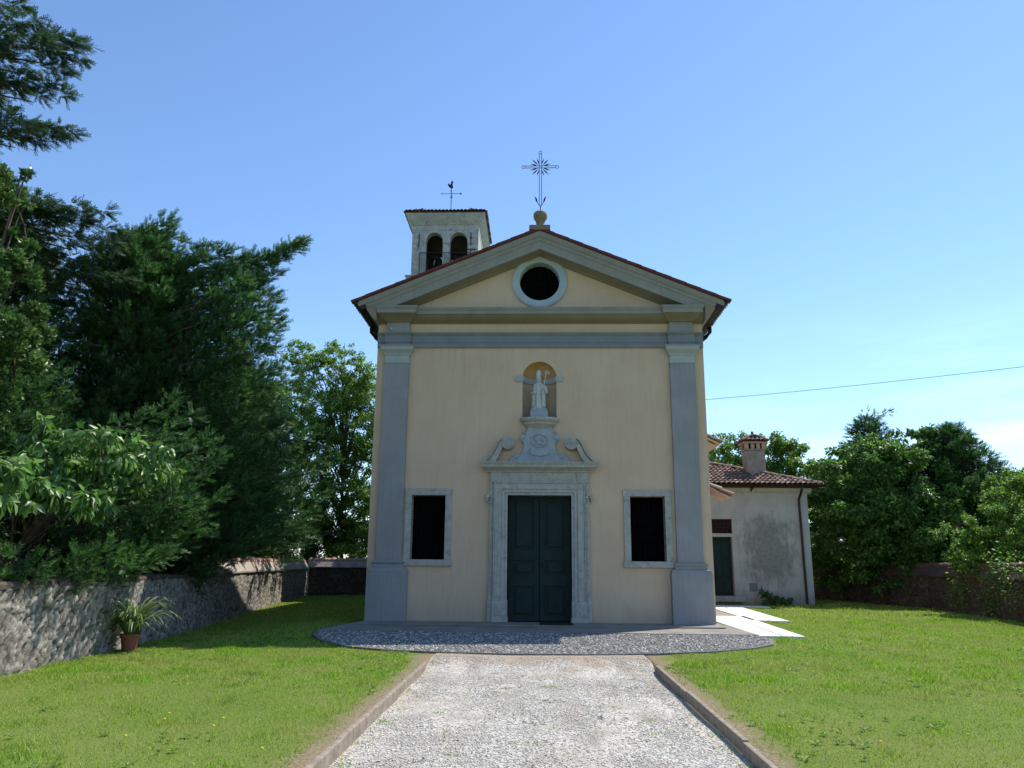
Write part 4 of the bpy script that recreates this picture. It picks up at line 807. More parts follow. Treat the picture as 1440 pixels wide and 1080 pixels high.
# ================================================================== BOUNDARY WALLS
def wall_line(pts, z_top, mat, name, label, thick=.45, side=1, cop_h=.38, seed=0, cop='coping', cop_from=0.0):
    """rubble wall along plan pts; side=+1: lawn lies to the right of the walking direction"""
    t = thing(name, (pts[0][0], pts[0][1], 0), label, 'wall', None)
    P_ = [Vector(p) for p in pts]; cum = [0]
    for i in range(1, len(P_)): cum.append(cum[-1]+(P_[i]-P_[i-1]).length)
    def ev(s):
        for i in range(1, len(P_)):
            if s <= cum[i] or i == len(P_)-1:
                return P_[i-1].lerp(P_[i], (s-cum[i-1])/(cum[i]-cum[i-1]))
    def nrm(s):
        d = (ev(min(s+.6, cum[-1]))-ev(max(s-.6, 0))).normalized(); return Vector((d.y, -d.x))*side
    n = int(cum[-1]/.036); zs = np.linspace(0, 1, 46); V = []; AT = []
    for i in range(n+1):
        s = cum[-1]*i/n; p = ev(s); nn = nrm(s); zt_ = z_top(s/cum[-1]); zb = -.45
        for zf in zs:
            z = zb+(zt_-zb)*zf; c = Vector((p.x, p.y, z))
            w_ = noise.noise_vector(c*3.0)*.09+noise.noise_vector(c*9)*.03; q_ = Vector(((s+w_.x)*6.4, seed*7.3, (z+w_.z)*10.5)); dd, pp_ = noise.voronoi(q_); ef = min((dd[1]-dd[0])*2.2, 1.0)
            hs = math.sin(pp_[0][0]*12.9898+pp_[0][2]*78.233)*43758.5453; AT.append((ef, hs-math.floor(hs), 0, 1))
            d = .03*noise.noise(c*1.6+Vector((seed, 0, 0)))+.045*min(ef*1.6, 1)*(.5+.5*AT[-1][1])-.02
            V.append((p.x+nn.x*d, p.y+nn.y*d, z))
    m = len(zs); I, J = np.meshgrid(np.arange(n), np.arange(m-1), indexing='ij'); a = (I*m+J).ravel()
    fo = raw_mesh('rubble_face', np.array(V), np.stack([a, a+m, a+m+1, a+1], 1), mat, t, smooth=True)
    ca_ = fo.data.color_attributes.new('stone', 'FLOAT_COLOR', 'POINT'); ca_.data.foreach_set('color', np.array(AT, np.float32).ravel())
    b = MB(); rs = []; rc = []; rt = []
    k = max(int(cum[-1]/.4), 4)
    for i in range(k+1):
        s = cum[-1]*i/k; p = ev(s); nn = nrm(s); zt_ = z_top(s/cum[-1]); w = .012*noise.noise(Vector((s, seed, 3)))
        g = lambda o_, z: (p.x+nn.x*o_, p.y+nn.y*o_, z)
        rs.append([g(-.06, -.5), g(-.06, zt_-.005+w), g(-thick, zt_-.02+w), g(-thick, -.5)])
        if s < cop_from: continue
        rc.append([g(.07, zt_+w), g(.075, zt_+.05+w), g(-thick/2+.10, zt_+cop_h+w), g(-thick/2-.10, zt_+cop_h+w), g(-thick-.07, zt_+.05), g(-thick-.07, zt_)])
    b.rings(rs); b.build('core', 'kerb', t)
    MB().rings(rc).build('coping', cop, t)
    if cop_from:
        V = []; st_ = 0.0      # rough capping course on the near stretch, its dark colour standing for shade
        bc = MB()
        while st_ < cop_from:
            l_ = R_.uniform(.16, .34); p = ev(st_+l_/2); n0 = nrm(st_); d0 = Vector((-n0.y, n0.x)); z0 = z_top(st_/cum[-1])-.03
            for oo_ in (-.10, -.32):
                hh_ = R_.uniform(.06, .11); cc = Vector((p.x+n0.x*oo_, p.y+n0.y*oo_, z0)); wv = [(a_+R_.uniform(-.02, .02), b_+R_.uniform(-.02, .02)) for a_, b_ in ((-l_/2, -.11), (l_/2, -.11), (l_/2, .12), (-l_/2, .12))]
                bc.rings([[(cc.x+d0.x*a_*f_+n0.x*b_*f_, cc.y+d0.y*a_*f_+n0.y*b_*f_, z0+zz_) for a_, b_ in wv] for f_, zz_ in ((1, 0), (1, hh_*.6), (.75, hh_))])
            st_ += l_+.01
        bc.build('capping_stones', 'darkcoping', t)
    b = MB(); s = cop_from
    while s < cum[-1]-.1:
        l_ = min(.42, cum[-1]-s); p, q_ = ev(s), ev(s+l_); n0 = nrm(s); off = -thick/2; z0 = z_top(s/cum[-1])+cop_h+.0; z1 = z_top((s+l_)/cum[-1])+cop_h
        j = R_.uniform(-.01, .01)
        b.tube([(p.x+n0.x*off, p.y+n0.y*off, z0+.02+j), (q_.x+n0.x*off, q_.y+n0.y*off, z1+.005+j)], [.13, .115], 10); s += .40
    b.build('ridge_tiles', 'darktile' if cop == 'darkcoping' else 'pinktile', t)
    return t
LW = [(-7.1, -17.5), (-7.3, -12.5), (-7.42, -9.9), (-7.62, -8.2), (-7.85, -6.6), (-8.55, -2.6), (-9.35, 1.8), (-10.25, 6.6), (-11.0, 11.8), (-11.75, 16.5), (-12.2, 20.5)]
wall_line(LW, lambda f: 1.22-.06*f, 'rubble', 'left_boundary_wall'[5:], 'long pale rubble wall with mossy coping on its far end, along the left lawn', side=1, seed=1, cop_from=17.4)
wall_line([(-12.15, 20.5), (-8, 22.4), (-3.5, 24.5)], lambda f: 1.25, 'rubble2', 'boundary_wall', 'dark wall closing the yard behind the church at left', side=1, seed=5)
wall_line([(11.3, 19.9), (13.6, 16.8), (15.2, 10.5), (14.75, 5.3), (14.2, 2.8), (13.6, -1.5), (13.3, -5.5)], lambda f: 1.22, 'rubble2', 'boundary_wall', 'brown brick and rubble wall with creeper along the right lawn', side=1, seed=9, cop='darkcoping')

# ================================================================== GRASS
LAWN = [(-7.25, -15.2), (-7.35, -10)] + LW[3:] + [(-8, 22.3), (-4.7, 24)] + [(-4.65, 0)] + [(4.7, 0), (4.7, 12), (11.3, 12), (11.4, 19.8), (13.5, 16.7), (15.1, 10.5), (14.65, 5.3), (14.1, 2.8), (13.5, -1.5), (13.2, -5.5), (11, -15.2)]
slabs = [[(4.95, -2.76), (5.90, -2.78), (6.31, 3.97), (4.95, 4.0)], [(6.15, 2.33), (7.09, 2.05), (7.60, 9.5), (6.42, 9.5)], [(6.3, 9.3), (8.78, 9.4), (8.6, 10.4), (6.3, 10.5)], [(4.6, -.1), (6.3, 4), (6.3, 12), (4.6, 12)]]
def scatter(n, y0, y1, x0=-13, x1=16):
    x = RNG.uniform(x0, x1, n); y = RNG.uniform(y0, y1, n)
    k = in_poly(x, y, LAWN) & ~in_poly(x, y, [(a*1.01, b*1.004) for a, b in APRON]) & ~((np.abs(x) < 1.91) & (y < -6.3))
    k &= ~((np.abs(x-.0) < 2.35) & (y > -8) & (y < -6) & (np.abs(x) < 1.95+.5*(y+8)))
    k &= (np.abs(x) < (y+21)*.78+.8)
    for s_ in slabs: k &= ~in_poly(x, y, s_)
    x, y = x[k], y[k]
    nz_ = np.array([noise.noise(Vector((a*2.2, b_*2.2, 3.7))) for a, b_ in zip(x, y)])
    d = np.abs(x)-1.95
    keep = ~((y < -6) & (d < .05+.25*(nz_+.35)) & (RNG.random(len(x)) < .93))
    return x[keep], y[keep], nz_[keep]
VV = []; 
for n, y0, y1, hh, ww in ((260000, -15.2, -10.5, .034, .0038), (270000, -10.5, -5, .038, .0055), (190000, -5, 4, .042, .009), (110000, 4, 24, .05, .016)):
    x, y, nz_ = scatter(n, y0, y1); N = len(x); h = hh*RNG.uniform(.4, 1.1, N)*(1+.5*nz_); w = ww*RNG.uniform(.7, 1.3, N)
    tall = RNG.random(N) < .012; h = np.where(tall, h*2.0, h)
    edge = np.minimum(np.abs(np.abs(x)-2.25), np.abs(x+7.2-.11*(y+12))*(x < 0)+9*(x >= 0)); h = h*(1+.9*np.exp(-edge*4)*(RNG.random(N) < .5)); h = h*(1+.8*(nz_ > .35))
    a = RNG.uniform(0, 6.283, N); lean = h*RNG.uniform(.2, 1.1, N); la = RNG.uniform(0, 6.283, N); z = hgt(x, y)-.004
    p0 = np.stack([x-w*np.cos(a), y-w*np.sin(a), z], -1); p1 = np.stack([x+w*np.cos(a), y+w*np.sin(a), z], -1); p2 = np.stack([x+lean*np.cos(la), y+lean*np.sin(la), z+h], -1)
    VV.append(np.stack([p0, p1, p2], 1).reshape(-1, 3))
VV = np.concatenate(VV); tag(raw_mesh('grass', VV, np.arange(len(VV)).reshape(-1, 3), 'grass'), kind='stuff', label='short mown lawn grass on both sides of the path', cat='grass')
# low clover and plantain rosettes, a few dandelions
x, y, _ = scatter(3200, -15, -4); VV = []; 
for xx, yy in zip(x, y):
    if noise.noise(Vector((xx*.6, yy*.6, 9))) < .05: continue
    z = float(hgt(xx, yy)); r = R_.uniform(.03, .07)
    for k in range(7):
        a = k*.9+R_.random(); ca, sa = math.cos(a), math.sin(a)
        VV += [(xx, yy, z+.01), (xx+r*.5*ca-r*.22*sa, yy+r*.5*sa+r*.22*ca, z+.03), (xx+r*ca, yy+r*sa, z+.035), (xx, yy, z+.01), (xx+r*ca, yy+r*sa, z+.035), (xx+r*.5*ca+r*.22*sa, yy+r*.5*sa-r*.22*ca, z+.03)]
VV = np.array(VV); tag(raw_mesh('lawn_weeds', VV, np.arange(len(VV)).reshape(-1, 3), 'bright'), kind='stuff', label='broad leaved weeds scattered through the lawn', cat='weeds')
x, y, _ = scatter(70, -14.5, -3, -6, 9); b = MB()
for xx, yy in zip(x, y):
    z = float(hgt(xx, yy))+.06; b.lathe([(.003, z-.06), (.003, z-.01), (.014, z), (.012, z+.008)], (xx, yy), 7)
tag(b.build('dandelions', 'yellow'), kind='stuff', label='tiny yellow flowers dotted in the grass', cat='flowers')

# ================================================================== FOLIAGE
def rotframe(d, up=(0, 0, 1)):
    d = d/np.linalg.norm(d, axis=1, keepdims=True); up = np.broadcast_to(np.array(up, float), d.shape)
    s = np.cross(d, up); s /= (np.linalg.norm(s, axis=1, keepdims=True)+1e-9); u = np.cross(s, d); return d, s, u
def instance_tris(tv, tf, pos, d, sc, roll=None):
    """tv template verts (K,3) x=forward,y=side,z=up"""
    d, s, u = rotframe(d)
    if roll is not None:
        c, sn = np.cos(roll)[:, None], np.sin(roll)[:, None]; s, u = s*c+u*sn, u*c-s*sn
    sc = np.asarray(sc)[:, None, None]
    V = pos[:, None]+sc*(tv[None, :, 0:1]*d[:, None]+tv[None, :, 1:2]*s[:, None]+tv[None, :, 2:3]*u[:, None])
    F = (tf[None]+len(tv)*np.arange(len(pos))[:, None, None]).reshape(-1, 3)
    return V.reshape(-1, 3), F
def frond_template(n=5, w=.028, rg=np.random.default_rng(3)):
    v, f = [], []
    def blade(p, q, ww):
        p, q = np.array(p), np.array(q); t = q-p; t /= np.linalg.norm(t); s = np.array([-t[1], t[0], 0])*ww; k = len(v); m_ = p+(q-p)*.45+np.array([0, 0, .01])
        v.extend([p, m_+s, q, m_-s]); f.extend([(k, k+1, k+2), (k, k+2, k+3)])
    blade((0, 0, 0), (1, 0, -.08), w*1.2)
    for i in range(n):
        x = .12+.7*i/(n-1) if n > 1 else .4
        for s in (-1, 1):
            l = .46*(1-.55*x)*rg.uniform(.8, 1.2); a = math.radians(rg.uniform(28, 48)); blade((x, 0, -.05*x), (x+l*math.cos(a), s*l*math.sin(a), rg.uniform(-.12, .08)), w)
    return np.array(v), np.array(f)
FT = frond_template(5, .042); 
def leaf_template(w=.28, fold=.06, droop=.15):
    v = np.array([(0, 0, 0), (.35, w, fold), (.4, 0, 0), (.35, -w, fold), (.75, w*.7, fold-droop*.5), (.75, -w*.7, fold-droop*.5), (1, 0, -droop)])
    f = np.array([(0, 2, 1), (0, 3, 2), (1, 2, 4), (3, 5, 2), (2, 6, 4), (2, 5, 6)]); return v, f
LT = leaf_template(); 
LT2 = (np.array([(0, 0, 0), (.5, .30, .04), (.5, -.30, .04), (1, 0, -.1)]), np.array([(0, 2, 1), (1, 2, 3)]))
def trunk_mesh(base, top, r, parent, lean=0, branches=()):
    b = MB(); base, top = Vector(base), Vector(top); n = 9; pts = []; rr_ = []
    for i in range(n+1):
        t = i/n; p = base.lerp(top, t)+Vector((noise.noise(base+Vector((t*2, 0, 0)))*.25*r*4*t*(1-t), noise.noise(base+Vector((0, t*2, 5)))*.25*r*4*t*(1-t), 0)); pts.append(p); rr_.append(max(r*(1.25 if i == 0 else 1)*(1-t)**.8, .015))
    b.tube(pts, rr_, 9)
    for (p, q, r0) in branches:
        p, q = Vector(p), Vector(q); m_ = p.lerp(q, .5)+Vector((0, 0, (q-p).length*.08)); b.tube([p, m_, q], [r0, r0*.6, r0*.2], 5)
    return b.build('trunk', 'bark', parent, smooth=True)
def conifer(name, base, h, prof, label, nb=90, rise=.45, mat='cypress', extra=(), spray=.42, dens=16, seed=1, h0=.8, droop=.0, clr=.34, squash=None, group=None, tmpl=None):
    rg = np.random.default_rng(seed); t = thing(name, base, label, 'tree', group); bx, by, bz = base
    P_, D_, S_ = [], [], []; br = []
    lst = []
    for i in range(nb):
        f = (i+.5)/nb; z0 = h0+(h-h0)*f**.9; L_ = prof(z0/h)*rg.uniform(.72, 1.12); az = i*2.39996+rg.uniform(-.3, .3)
        rise_ = rise*rg.uniform(.6, 1.4); e = np.array([bx+L_*math.cos(az), by+L_*math.sin(az), bz+z0+L_*rise_])
        if squash is not None: e = squash(e)
        lst.append((np.array([bx, by, bz+z0]), e))
    for e in extra:
        e = np.array(e, float); L_ = np.hypot(e[0]-bx, e[1]-by); lst.append((np.array([bx, by, e[2]-L_*rise]), e))
    for s0, e in lst:
        v = e-s0; L_ = np.linalg.norm(v); n = max(int(L_*dens), 7)
        tt = .12+.88*np.sqrt(rg.random(n)*.97+.03)
        tt = np.clip(tt, 0, 1); mid = s0+v*.5+np.array([0, 0, -.10*L_ if droop == 0 else .10*L_])
        p = ((1-tt)**2)[:, None]*s0+(2*tt*(1-tt))[:, None]*mid+(tt**2)[:, None]*e
        tan = 2*(1-tt)[:, None]*(mid-s0)+2*tt[:, None]*(e-mid); tan /= np.linalg.norm(tan, axis=1, keepdims=True)
        side = np.cross(tan, (0, 0, 1)); side /= np.linalg.norm(side, axis=1, keepdims=True)+1e-9; sg = rg.choice([-1, 1], n); k = rg.uniform(.1, .95, n)*(1.05-.7*tt)
        spread = .05+.16*L_*(1-tt)**.7
        p = p+side*(sg*spread*rg.random(n))[:, None]*1.0+np.array([0, 0, 1])*(rg.normal(0, .10, n)*(1.2-tt))[:, None]
        nc = max(int(L_*2.6), 3); ci = rg.integers(0, nc, n); tcen = .25+.75*(np.arange(nc)+rg.random(nc))/nc
        cpos = ((1-tcen)**2)[:, None]*s0+(2*tcen*(1-tcen))[:, None]*mid+(tcen**2)[:, None]*e+rg.normal(0, 1, (nc, 3))*(.06*L_*(1.05-tcen))[:, None]
        off = rg.normal(0, 1, (n, 3)); off /= np.linalg.norm(off, axis=1, keepdims=True); crad = clr*(.45+.55*(1-tcen[ci]))*rg.uniform(.3, 1, n)
        pc = cpos[ci]+off*crad[:, None]*np.array([1, 1, .75]); use = rg.random(n) < .72
        p = np.where(use[:, None], pc, p)
        d = tan+side*(sg*k)[:, None]+np.array([0, 0, 1])*(rg.uniform(-.35, .30, n)-droop)[:, None]
        d = np.where(use[:, None], tan*.75+off*.8+np.array([0, 0, .18-droop*1.6]), d)
        P_.append(p); D_.append(d); S_.append(spray*rg.uniform(.65, 1.25, n)); 
        if L_ > .7: br.append((s0, s0+(e-s0)*.8+np.array([0, 0, -.04*L_]), .012+.012*L_))
    P_, D_, S_ = np.concatenate(P_), np.concatenate(D_), np.concatenate(S_)
    V, F = instance_tris(*(tmpl or FT), P_, D_, S_, rg.uniform(-.9, .9, len(P_)))
    raw_mesh('crown', V, F, mat, t); trunk_mesh(base, (bx, by, bz+h*.97), .035*h*.6, t, branches=br)
    return t
def broadleaf(name, base, clumps, label, nleaf, lsize, mat='leafy', seed=1, tmpl=LT2, trunk_r=.16, group=None, droopy=.5, limb=1.0, parent=None, upright=0, trunk_top=None, shell=.55, cat='tree'):
    rg = np.random.default_rng(seed); t = thing(name, base, label, cat, group); cl = np.array(clumps, float)  # x,y,z,rx,rz
    # break every big clump in smaller uneven tufts
    sub = []
    for c in cl:
        m_ = max(int(6+c[3]*c[3]*9), 6)
        for _ in range(m_):
            d = rg.normal(size=3); d /= np.linalg.norm(d); rr_ = rg.uniform(.45, 1.0)
            sub.append((c[0]+d[0]*c[3]*rr_, c[1]+d[1]*c[3]*rr_, c[2]+d[2]*c[4]*rr_, c[3]*rg.uniform(.16, .34)))
    sub = np.array(sub); w = sub[:, 3]**2; idx = rg.choice(len(sub), nleaf, p=w/w.sum())
    d = rg.normal(size=(nleaf, 3)); d /= np.linalg.norm(d, axis=1, keepdims=True); r = rg.random(nleaf)**shell
    pos = sub[idx, :3]+d*(sub[idx, 3]*r)[:, None]*np.array([1, 1, .8])
    dr = d+rg.normal(size=(nleaf, 3))*.7; dr[:, 2] += -droopy+upright
    V, F = instance_tris(*tmpl, pos, dr, lsize*rg.uniform(.6, 1.25, nleaf), rg.uniform(-1.2, 1.2, nleaf))
    raw_mesh('crown', V, F, mat, t)
    top = trunk_top or (cl[:, 0].mean(), cl[:, 1].mean(), cl[:, 2].max())
    bs, tp = np.array(base, float), np.array(top, float); br = []
    for c in cl:
        f = np.clip((c[2]-bs[2])/(tp[2]-bs[2])*.6, .15, .9); br.append((bs+(tp-bs)*f, c[:3], (.03+.03*trunk_r/.16)*limb))
    for s_ in sub[::2]:
        c = cl[np.argmin(((cl[:, :3]-s_[:3])**2).sum(1))]; br.append((c[:3], s_[:3], .018*limb))
    trunk_mesh(base, top, trunk_r, t, branches=br)
    return t
def Pt(px, py, y): return tuple(at(px, py, y))

# --- left: conifers behind the wall
conifer('cypress_tree', (-11.3, -.8, -.2), 10.9, lambda f: 4.3*(1-f)**.62*(.8+.2*math.sin(f*9)), 'big dark cypress with a long bough reaching towards the church', nb=460, rise=.40, dens=46, spray=.27, seed=4, h0=.9,
        extra=[Pt(243, 308, -.7), Pt(238, 318, -.9), Pt(228, 338, -.8), Pt(262, 338, -.6), Pt(205, 372, -.9), Pt(315, 352, -.9), Pt(345, 362, -.9), Pt(295, 350, -.3), Pt(360, 360, -.7), Pt(430, 338, -.6), Pt(425, 342, -.4), Pt(415, 345, -.8), Pt(400, 352, -1), Pt(385, 372, -1), Pt(243, 316, -.5), Pt(250, 330, -.6), Pt(236, 326, -.6), Pt(302, 344, -.7), Pt(330, 350, -.8), Pt(392, 420, -1), Pt(394, 450, -1.4), Pt(388, 480, -1.2), Pt(392, 520, -1.5), Pt(380, 560, -1.4), Pt(365, 400, -1), Pt(350, 440, -1.5), Pt(330, 500, -2), Pt(350, 620, -2.5), Pt(340, 680, -2.5), Pt(300, 740, -3), Pt(210, 360, -.5), Pt(280, 360, -.7), Pt(375, 400, -.8), Pt(370, 640, -1), Pt(380, 700, -.5), Pt(370, 740, 0), Pt(395, 590, -1), Pt(390, 660, 0), Pt(330, 740, -2), Pt(410, 720, 1.5), Pt(405, 620, .5)]+[Pt(392-o_+(8 if py_ > 600 else 0), py_+o_*.1, yy_) for py_ in range(385, 770, 26) for o_, yy_ in ((0, -.6), (28, -1.6), (14, .6), (50, -2.2))])
conifer('cypress_tree', (-12.4, -4.6, -.2), 7.2, lambda f: 2.8*(1-f)**.5, 'low broad cypress whose boughs hang over the wall beside the potted plant', nb=280, rise=.28, dens=42, spray=.25, seed=8, h0=1.1,
        extra=[Pt(300, 660, -5.5), Pt(280, 700, -6), Pt(320, 640, -5), Pt(240, 720, -6.6), Pt(260, 620, -6), Pt(270, 740, -6.2), Pt(310, 700, -5.4), Pt(230, 640, -6.3), Pt(245, 750, -6.6), Pt(280, 580, -5.5), Pt(250, 560, -6), Pt(300, 620, -5.4), Pt(265, 690, -6.4), Pt(300, 725, -5.6), Pt(275, 715, -6.3), Pt(255, 705, -6.6), Pt(290, 750, -5.8), Pt(262, 650, -6.4), Pt(130, 775, -9), Pt(165, 768, -8.6), Pt(60, 782, -9.8), Pt(205, 772, -7.9), Pt(0, 775, -10.8), Pt(235, 770, -7.3)])
conifer('cypress_tree', (-14.2, -2.6, -.2), 10.4, lambda f: 4.2*(1-f)**.5, 'dark cypress filling the space between the laurel and the biggest cypress', nb=330, rise=.35, dens=32, spray=.3, seed=17, h0=1.0)
conifer('cypress_tree', (-13.0, 5.2, -.2), 8.6, lambda f: 3.7*(1-f)**.5, 'middle cypress partly hidden by the biggest one', nb=300, rise=.38, dens=34, spray=.32, seed=10, h0=.9)
conifer('cypress_tree', (-13.6, 11.5, -.2), 10.2, lambda f: 4.3*(1-f)**.5, 'shaded cypress beside the airy tree, nearest the far corner', nb=400, rise=.38, dens=34, spray=.34, seed=12, h0=.9,
        extra=[Pt(455, 560, 10), Pt(450, 600, 10), Pt(470, 640, 9.5), Pt(440, 540, 10.5), Pt(465, 690, 9), Pt(430, 520, 11), Pt(440, 650, 10), Pt(445, 720, 10)])
conifer('conifer_tree', (-16.2, -4.5, -.2), 19.0, lambda f: 4.7*(1-f)**.6, 'tall dark conifer cut off by the left edge with layered boughs', nb=210, rise=.05, mat='cedar', droop=.22, dens=50, spray=.30, clr=.26, seed=21, h0=3,
        extra=[Pt(128, 66, -4), Pt(118, 80, -4.2), Pt(100, 100, -4), Pt(80, 60, -5), Pt(60, 30, -4.5), Pt(95, 135, -4), Pt(105, 190, -4), Pt(96, 182, -4.3), Pt(70, 200, -4), Pt(50, 175, -5), Pt(30, 120, -4), Pt(40, 10, -4), Pt(110, 60, -4.3), Pt(85, 120, -4.3), Pt(172, 326, -3), Pt(165, 350, -3), Pt(150, 300, -3.3), Pt(130, 310, -3.5), Pt(120, 370, -3), Pt(170, 345, -2.6), Pt(190, 395, -2.5), Pt(100, 410, -3), Pt(60, 290, -4), Pt(90, 300, -3.8), Pt(140, 390, -3), Pt(80, 350, -3.5)])
wc = [(75, 655, -8.6, .62, .45), (175, 648, -8.2, .6, .42), (120, 695, -8.4, .6, .36), (40, 640, -9, .45, .4), (205, 635, -7.9, .4, .33), (60, 605, -8.8, .32, .25), (100, 640, -8.6, .5, .38), (150, 685, -8.3, .5, .36), (95, 700, -9.4, .5, .35), (40, 690, -9.9, .5, .35), (10, 660, -10.2, .5, .4), (215, 670, -7.6, .4, .3), (140, 640, -8.9, .5, .35), (-30, 690, -10.8, .6, .4)]
broadleaf('walnut_tree', (-10.6, -7.4, -.2), [(*Pt(a_, b_, c_), d_, e_) for a_, b_, c_, d_, e_ in wc], 'young walnut with large bright drooping leaves leaning over the left wall', 4600, .18, 'walnut', 31, leaf_template(.2, .05, .22), .05, droopy=1.1, limb=.45, shell=.8, trunk_top=Pt(110, 670, -7.6))
broadleaf('laurel_tree', (-10.4, -8.5, -.2), [(*Pt(8, 420, -8.2), .8, 1.6), (*Pt(-30, 330, -8.4), .9, 1.4), (*Pt(28, 300, -8.2), .28, .9), (*Pt(35, 440, -8), .5, 1.2), (*Pt(20, 520, -8.2), .8, 1.0), (*Pt(-60, 480, -8.5), 1.1, 1.6), (*Pt(36, 245, -8.2), .08, .35)], 'leafy laurel with upright shoots at the left picture edge', 30000, .10, 'laurel', 33, LT2, .07, upright=.9, droopy=0)
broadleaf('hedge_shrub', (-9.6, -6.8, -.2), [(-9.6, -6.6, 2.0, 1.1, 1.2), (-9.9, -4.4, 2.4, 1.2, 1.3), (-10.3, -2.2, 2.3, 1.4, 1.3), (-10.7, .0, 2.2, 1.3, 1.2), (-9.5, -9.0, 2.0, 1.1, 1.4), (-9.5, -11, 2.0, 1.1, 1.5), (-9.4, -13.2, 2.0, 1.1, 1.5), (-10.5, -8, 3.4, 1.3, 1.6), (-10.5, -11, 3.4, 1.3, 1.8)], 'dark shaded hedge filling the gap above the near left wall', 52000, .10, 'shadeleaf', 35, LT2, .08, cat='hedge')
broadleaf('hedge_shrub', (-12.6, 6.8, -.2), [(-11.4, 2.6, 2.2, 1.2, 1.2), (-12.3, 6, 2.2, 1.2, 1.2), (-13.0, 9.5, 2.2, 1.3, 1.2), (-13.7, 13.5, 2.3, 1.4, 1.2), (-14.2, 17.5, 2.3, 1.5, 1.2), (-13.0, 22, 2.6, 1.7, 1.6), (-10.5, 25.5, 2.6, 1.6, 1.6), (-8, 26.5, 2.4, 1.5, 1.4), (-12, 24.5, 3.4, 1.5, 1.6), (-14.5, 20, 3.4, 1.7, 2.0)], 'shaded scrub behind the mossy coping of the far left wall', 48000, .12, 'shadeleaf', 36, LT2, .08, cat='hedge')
# leafy tree between the cypresses and the church
cl = []
for (px, py, yy, r) in ((420, 500, 19, 1.0), (455, 510, 19, 1.1), (480, 500, 20, 1.0), (500, 530, 20, 1.3), (515, 560, 20, 1.2), (470, 560, 19, 1.5), (440, 545, 19, 1.1), (500, 600, 20, 1.5), (460, 620, 19, 1.5), (515, 640, 20, 1.3), (540, 590, 21, 1.5), (560, 640, 21, 1.6), (480, 680, 20, 1.6), (510, 710, 20, 1.2), (450, 720, 19, 1.5), (520, 755, 22, 1.2), (405, 560, 17, 1.3), (400, 620, 17, 1.5), (410, 690, 17, 1.5), (430, 740, 18, 1.3), (480, 760, 21, 1.3), (545, 720, 22, 1.4), (430, 485, 19.5, .6), (468, 490, 20, .6), (415, 540, 19, 1.2), (430, 590, 19, 1.4), (530, 540, 21, 1.0), (490, 560, 20, 1.3), (500, 650, 20, 1.2), (420, 650, 19, 1.4), (490, 735, 21, 1.2)):
    cl.append((*Pt(px, py, yy+5), r, r))
cl += [(*Pt(px, py, 23.5), r, r) for (px, py, r) in ((415, 500, .9), (440, 515, 1.2), (470, 520, 1.2), (500, 545, 1.2), (520, 600, 1.3), (470, 590, 1.6), (430, 600, 1.5), (450, 670, 1.5), (500, 690, 1.3), (470, 740, 1.4), (425, 770, 1.3), (515, 760, 1.1), (508, 520, .9), (520, 545, 1.2), (495, 505, .9), (530, 620, 1.4), (535, 700, 1.4), (515, 740, 1.3), (420, 640, 1.4), (440, 700, 1.4), (500, 770, 1.3), (460, 780, 1.2), (440, 760, 1.2), (520, 785, 1.0))]
broadleaf('robinia_tree', (-11.5, 25.0, -.2), cl, 'pale green airy tree rising beside the left corner of the church', 105000, .15, 'bright', 41, LT2, .14, shell=.9)

# --- right side
cl = [(*Pt(px, py, yy), r, r*.85) for (px, py, yy, r) in ((1240, 660, 13.5, 1.5), (1195, 680, 13.5, 1.3), (1285, 665, 13, 1.4), (1170, 720, 14, 1.3), (1220, 720, 12.5, 1.5), (1280, 720, 12, 1.5), (1320, 700, 12, 1.2), (1190, 760, 13.5, 1.3), (1250, 770, 12.5, 1.4), (1310, 765, 11.5, 1.3), (1335, 740, 11.5, 1.1), (1158, 775, 15, 1.1), (1150, 690, 15, .9), (1250, 640, 14, .9), (1170, 800, 16, 1.0), (1215, 800, 14, 1.1), (1270, 800, 13, 1.1), (1320, 795, 12, 1.0), (1150, 740, 16, .9), (1345, 775, 12, .9), (1300, 640, 14, 1.0), (1215, 640, 14, 1.0), (1350, 690, 13, 1.1), (1365, 740, 12.5, 1.1), (1165, 660, 15, .8), (1150, 720, 17, 1.2), (1152, 765, 17, 1.2), (1145, 700, 18, 1.2), (1300, 622, 14.5, .9), (1275, 610, 15, .6), (1180, 650, 16, 1.0), (1210, 625, 15, .8), (1180, 820, 15, .8), (1240, 815, 12.6, .8), (1300, 812, 11.5, .8), (1345, 805, 10.6, .8))]
broadleaf('fig_tree', (16.0, 13.0, -.1), cl, 'big rounded broad leaved tree overhanging the right wall beside the annex', 76000, .18, 'leafy', 51, LT2, .2, shell=.75)
conifer('cypress_tree', tuple(Vector((at(1228, 700, 19).x, 19, -.2))), 9.3, lambda f: 3.4*(1-f)**.7+.08, 'feathery cypress tip showing above the rounded tree', nb=240, rise=.45, dens=36, spray=.3, seed=61, extra=[Pt(1224, 578, 19), Pt(1250, 578, 19.3)])
conifer('cypress_tree', tuple(Vector((at(1345, 700, 14).x, 14, -.2))), 7.9, lambda f: 3.8*(1-f)**.65+.08, 'spreading cypress behind the right wall with a pointed leader', nb=300, rise=.4, dens=36, spray=.3, seed=63, extra=[Pt(1340, 602, 14), Pt(1345, 610, 14), Pt(1375, 640, 13.8)])
cl = [(*Pt(px, py, yy), r, r*.8) for (px, py, yy, r) in ((1400, 740, 6.5, 1.1), (1440, 720, 6, 1.2), (1370, 760, 6.5, .8), (1430, 765, 5.5, .9), (1460, 690, 6, 1.1), (1345, 740, 7.5, .7), (1395, 785, 6, .6), (1490, 740, 5, 1.3), (1420, 690, 8, 1.0), (1350, 780, 7.4, .6), (1425, 788, 5.2, .5), (1370, 792, 6.6, .5))]
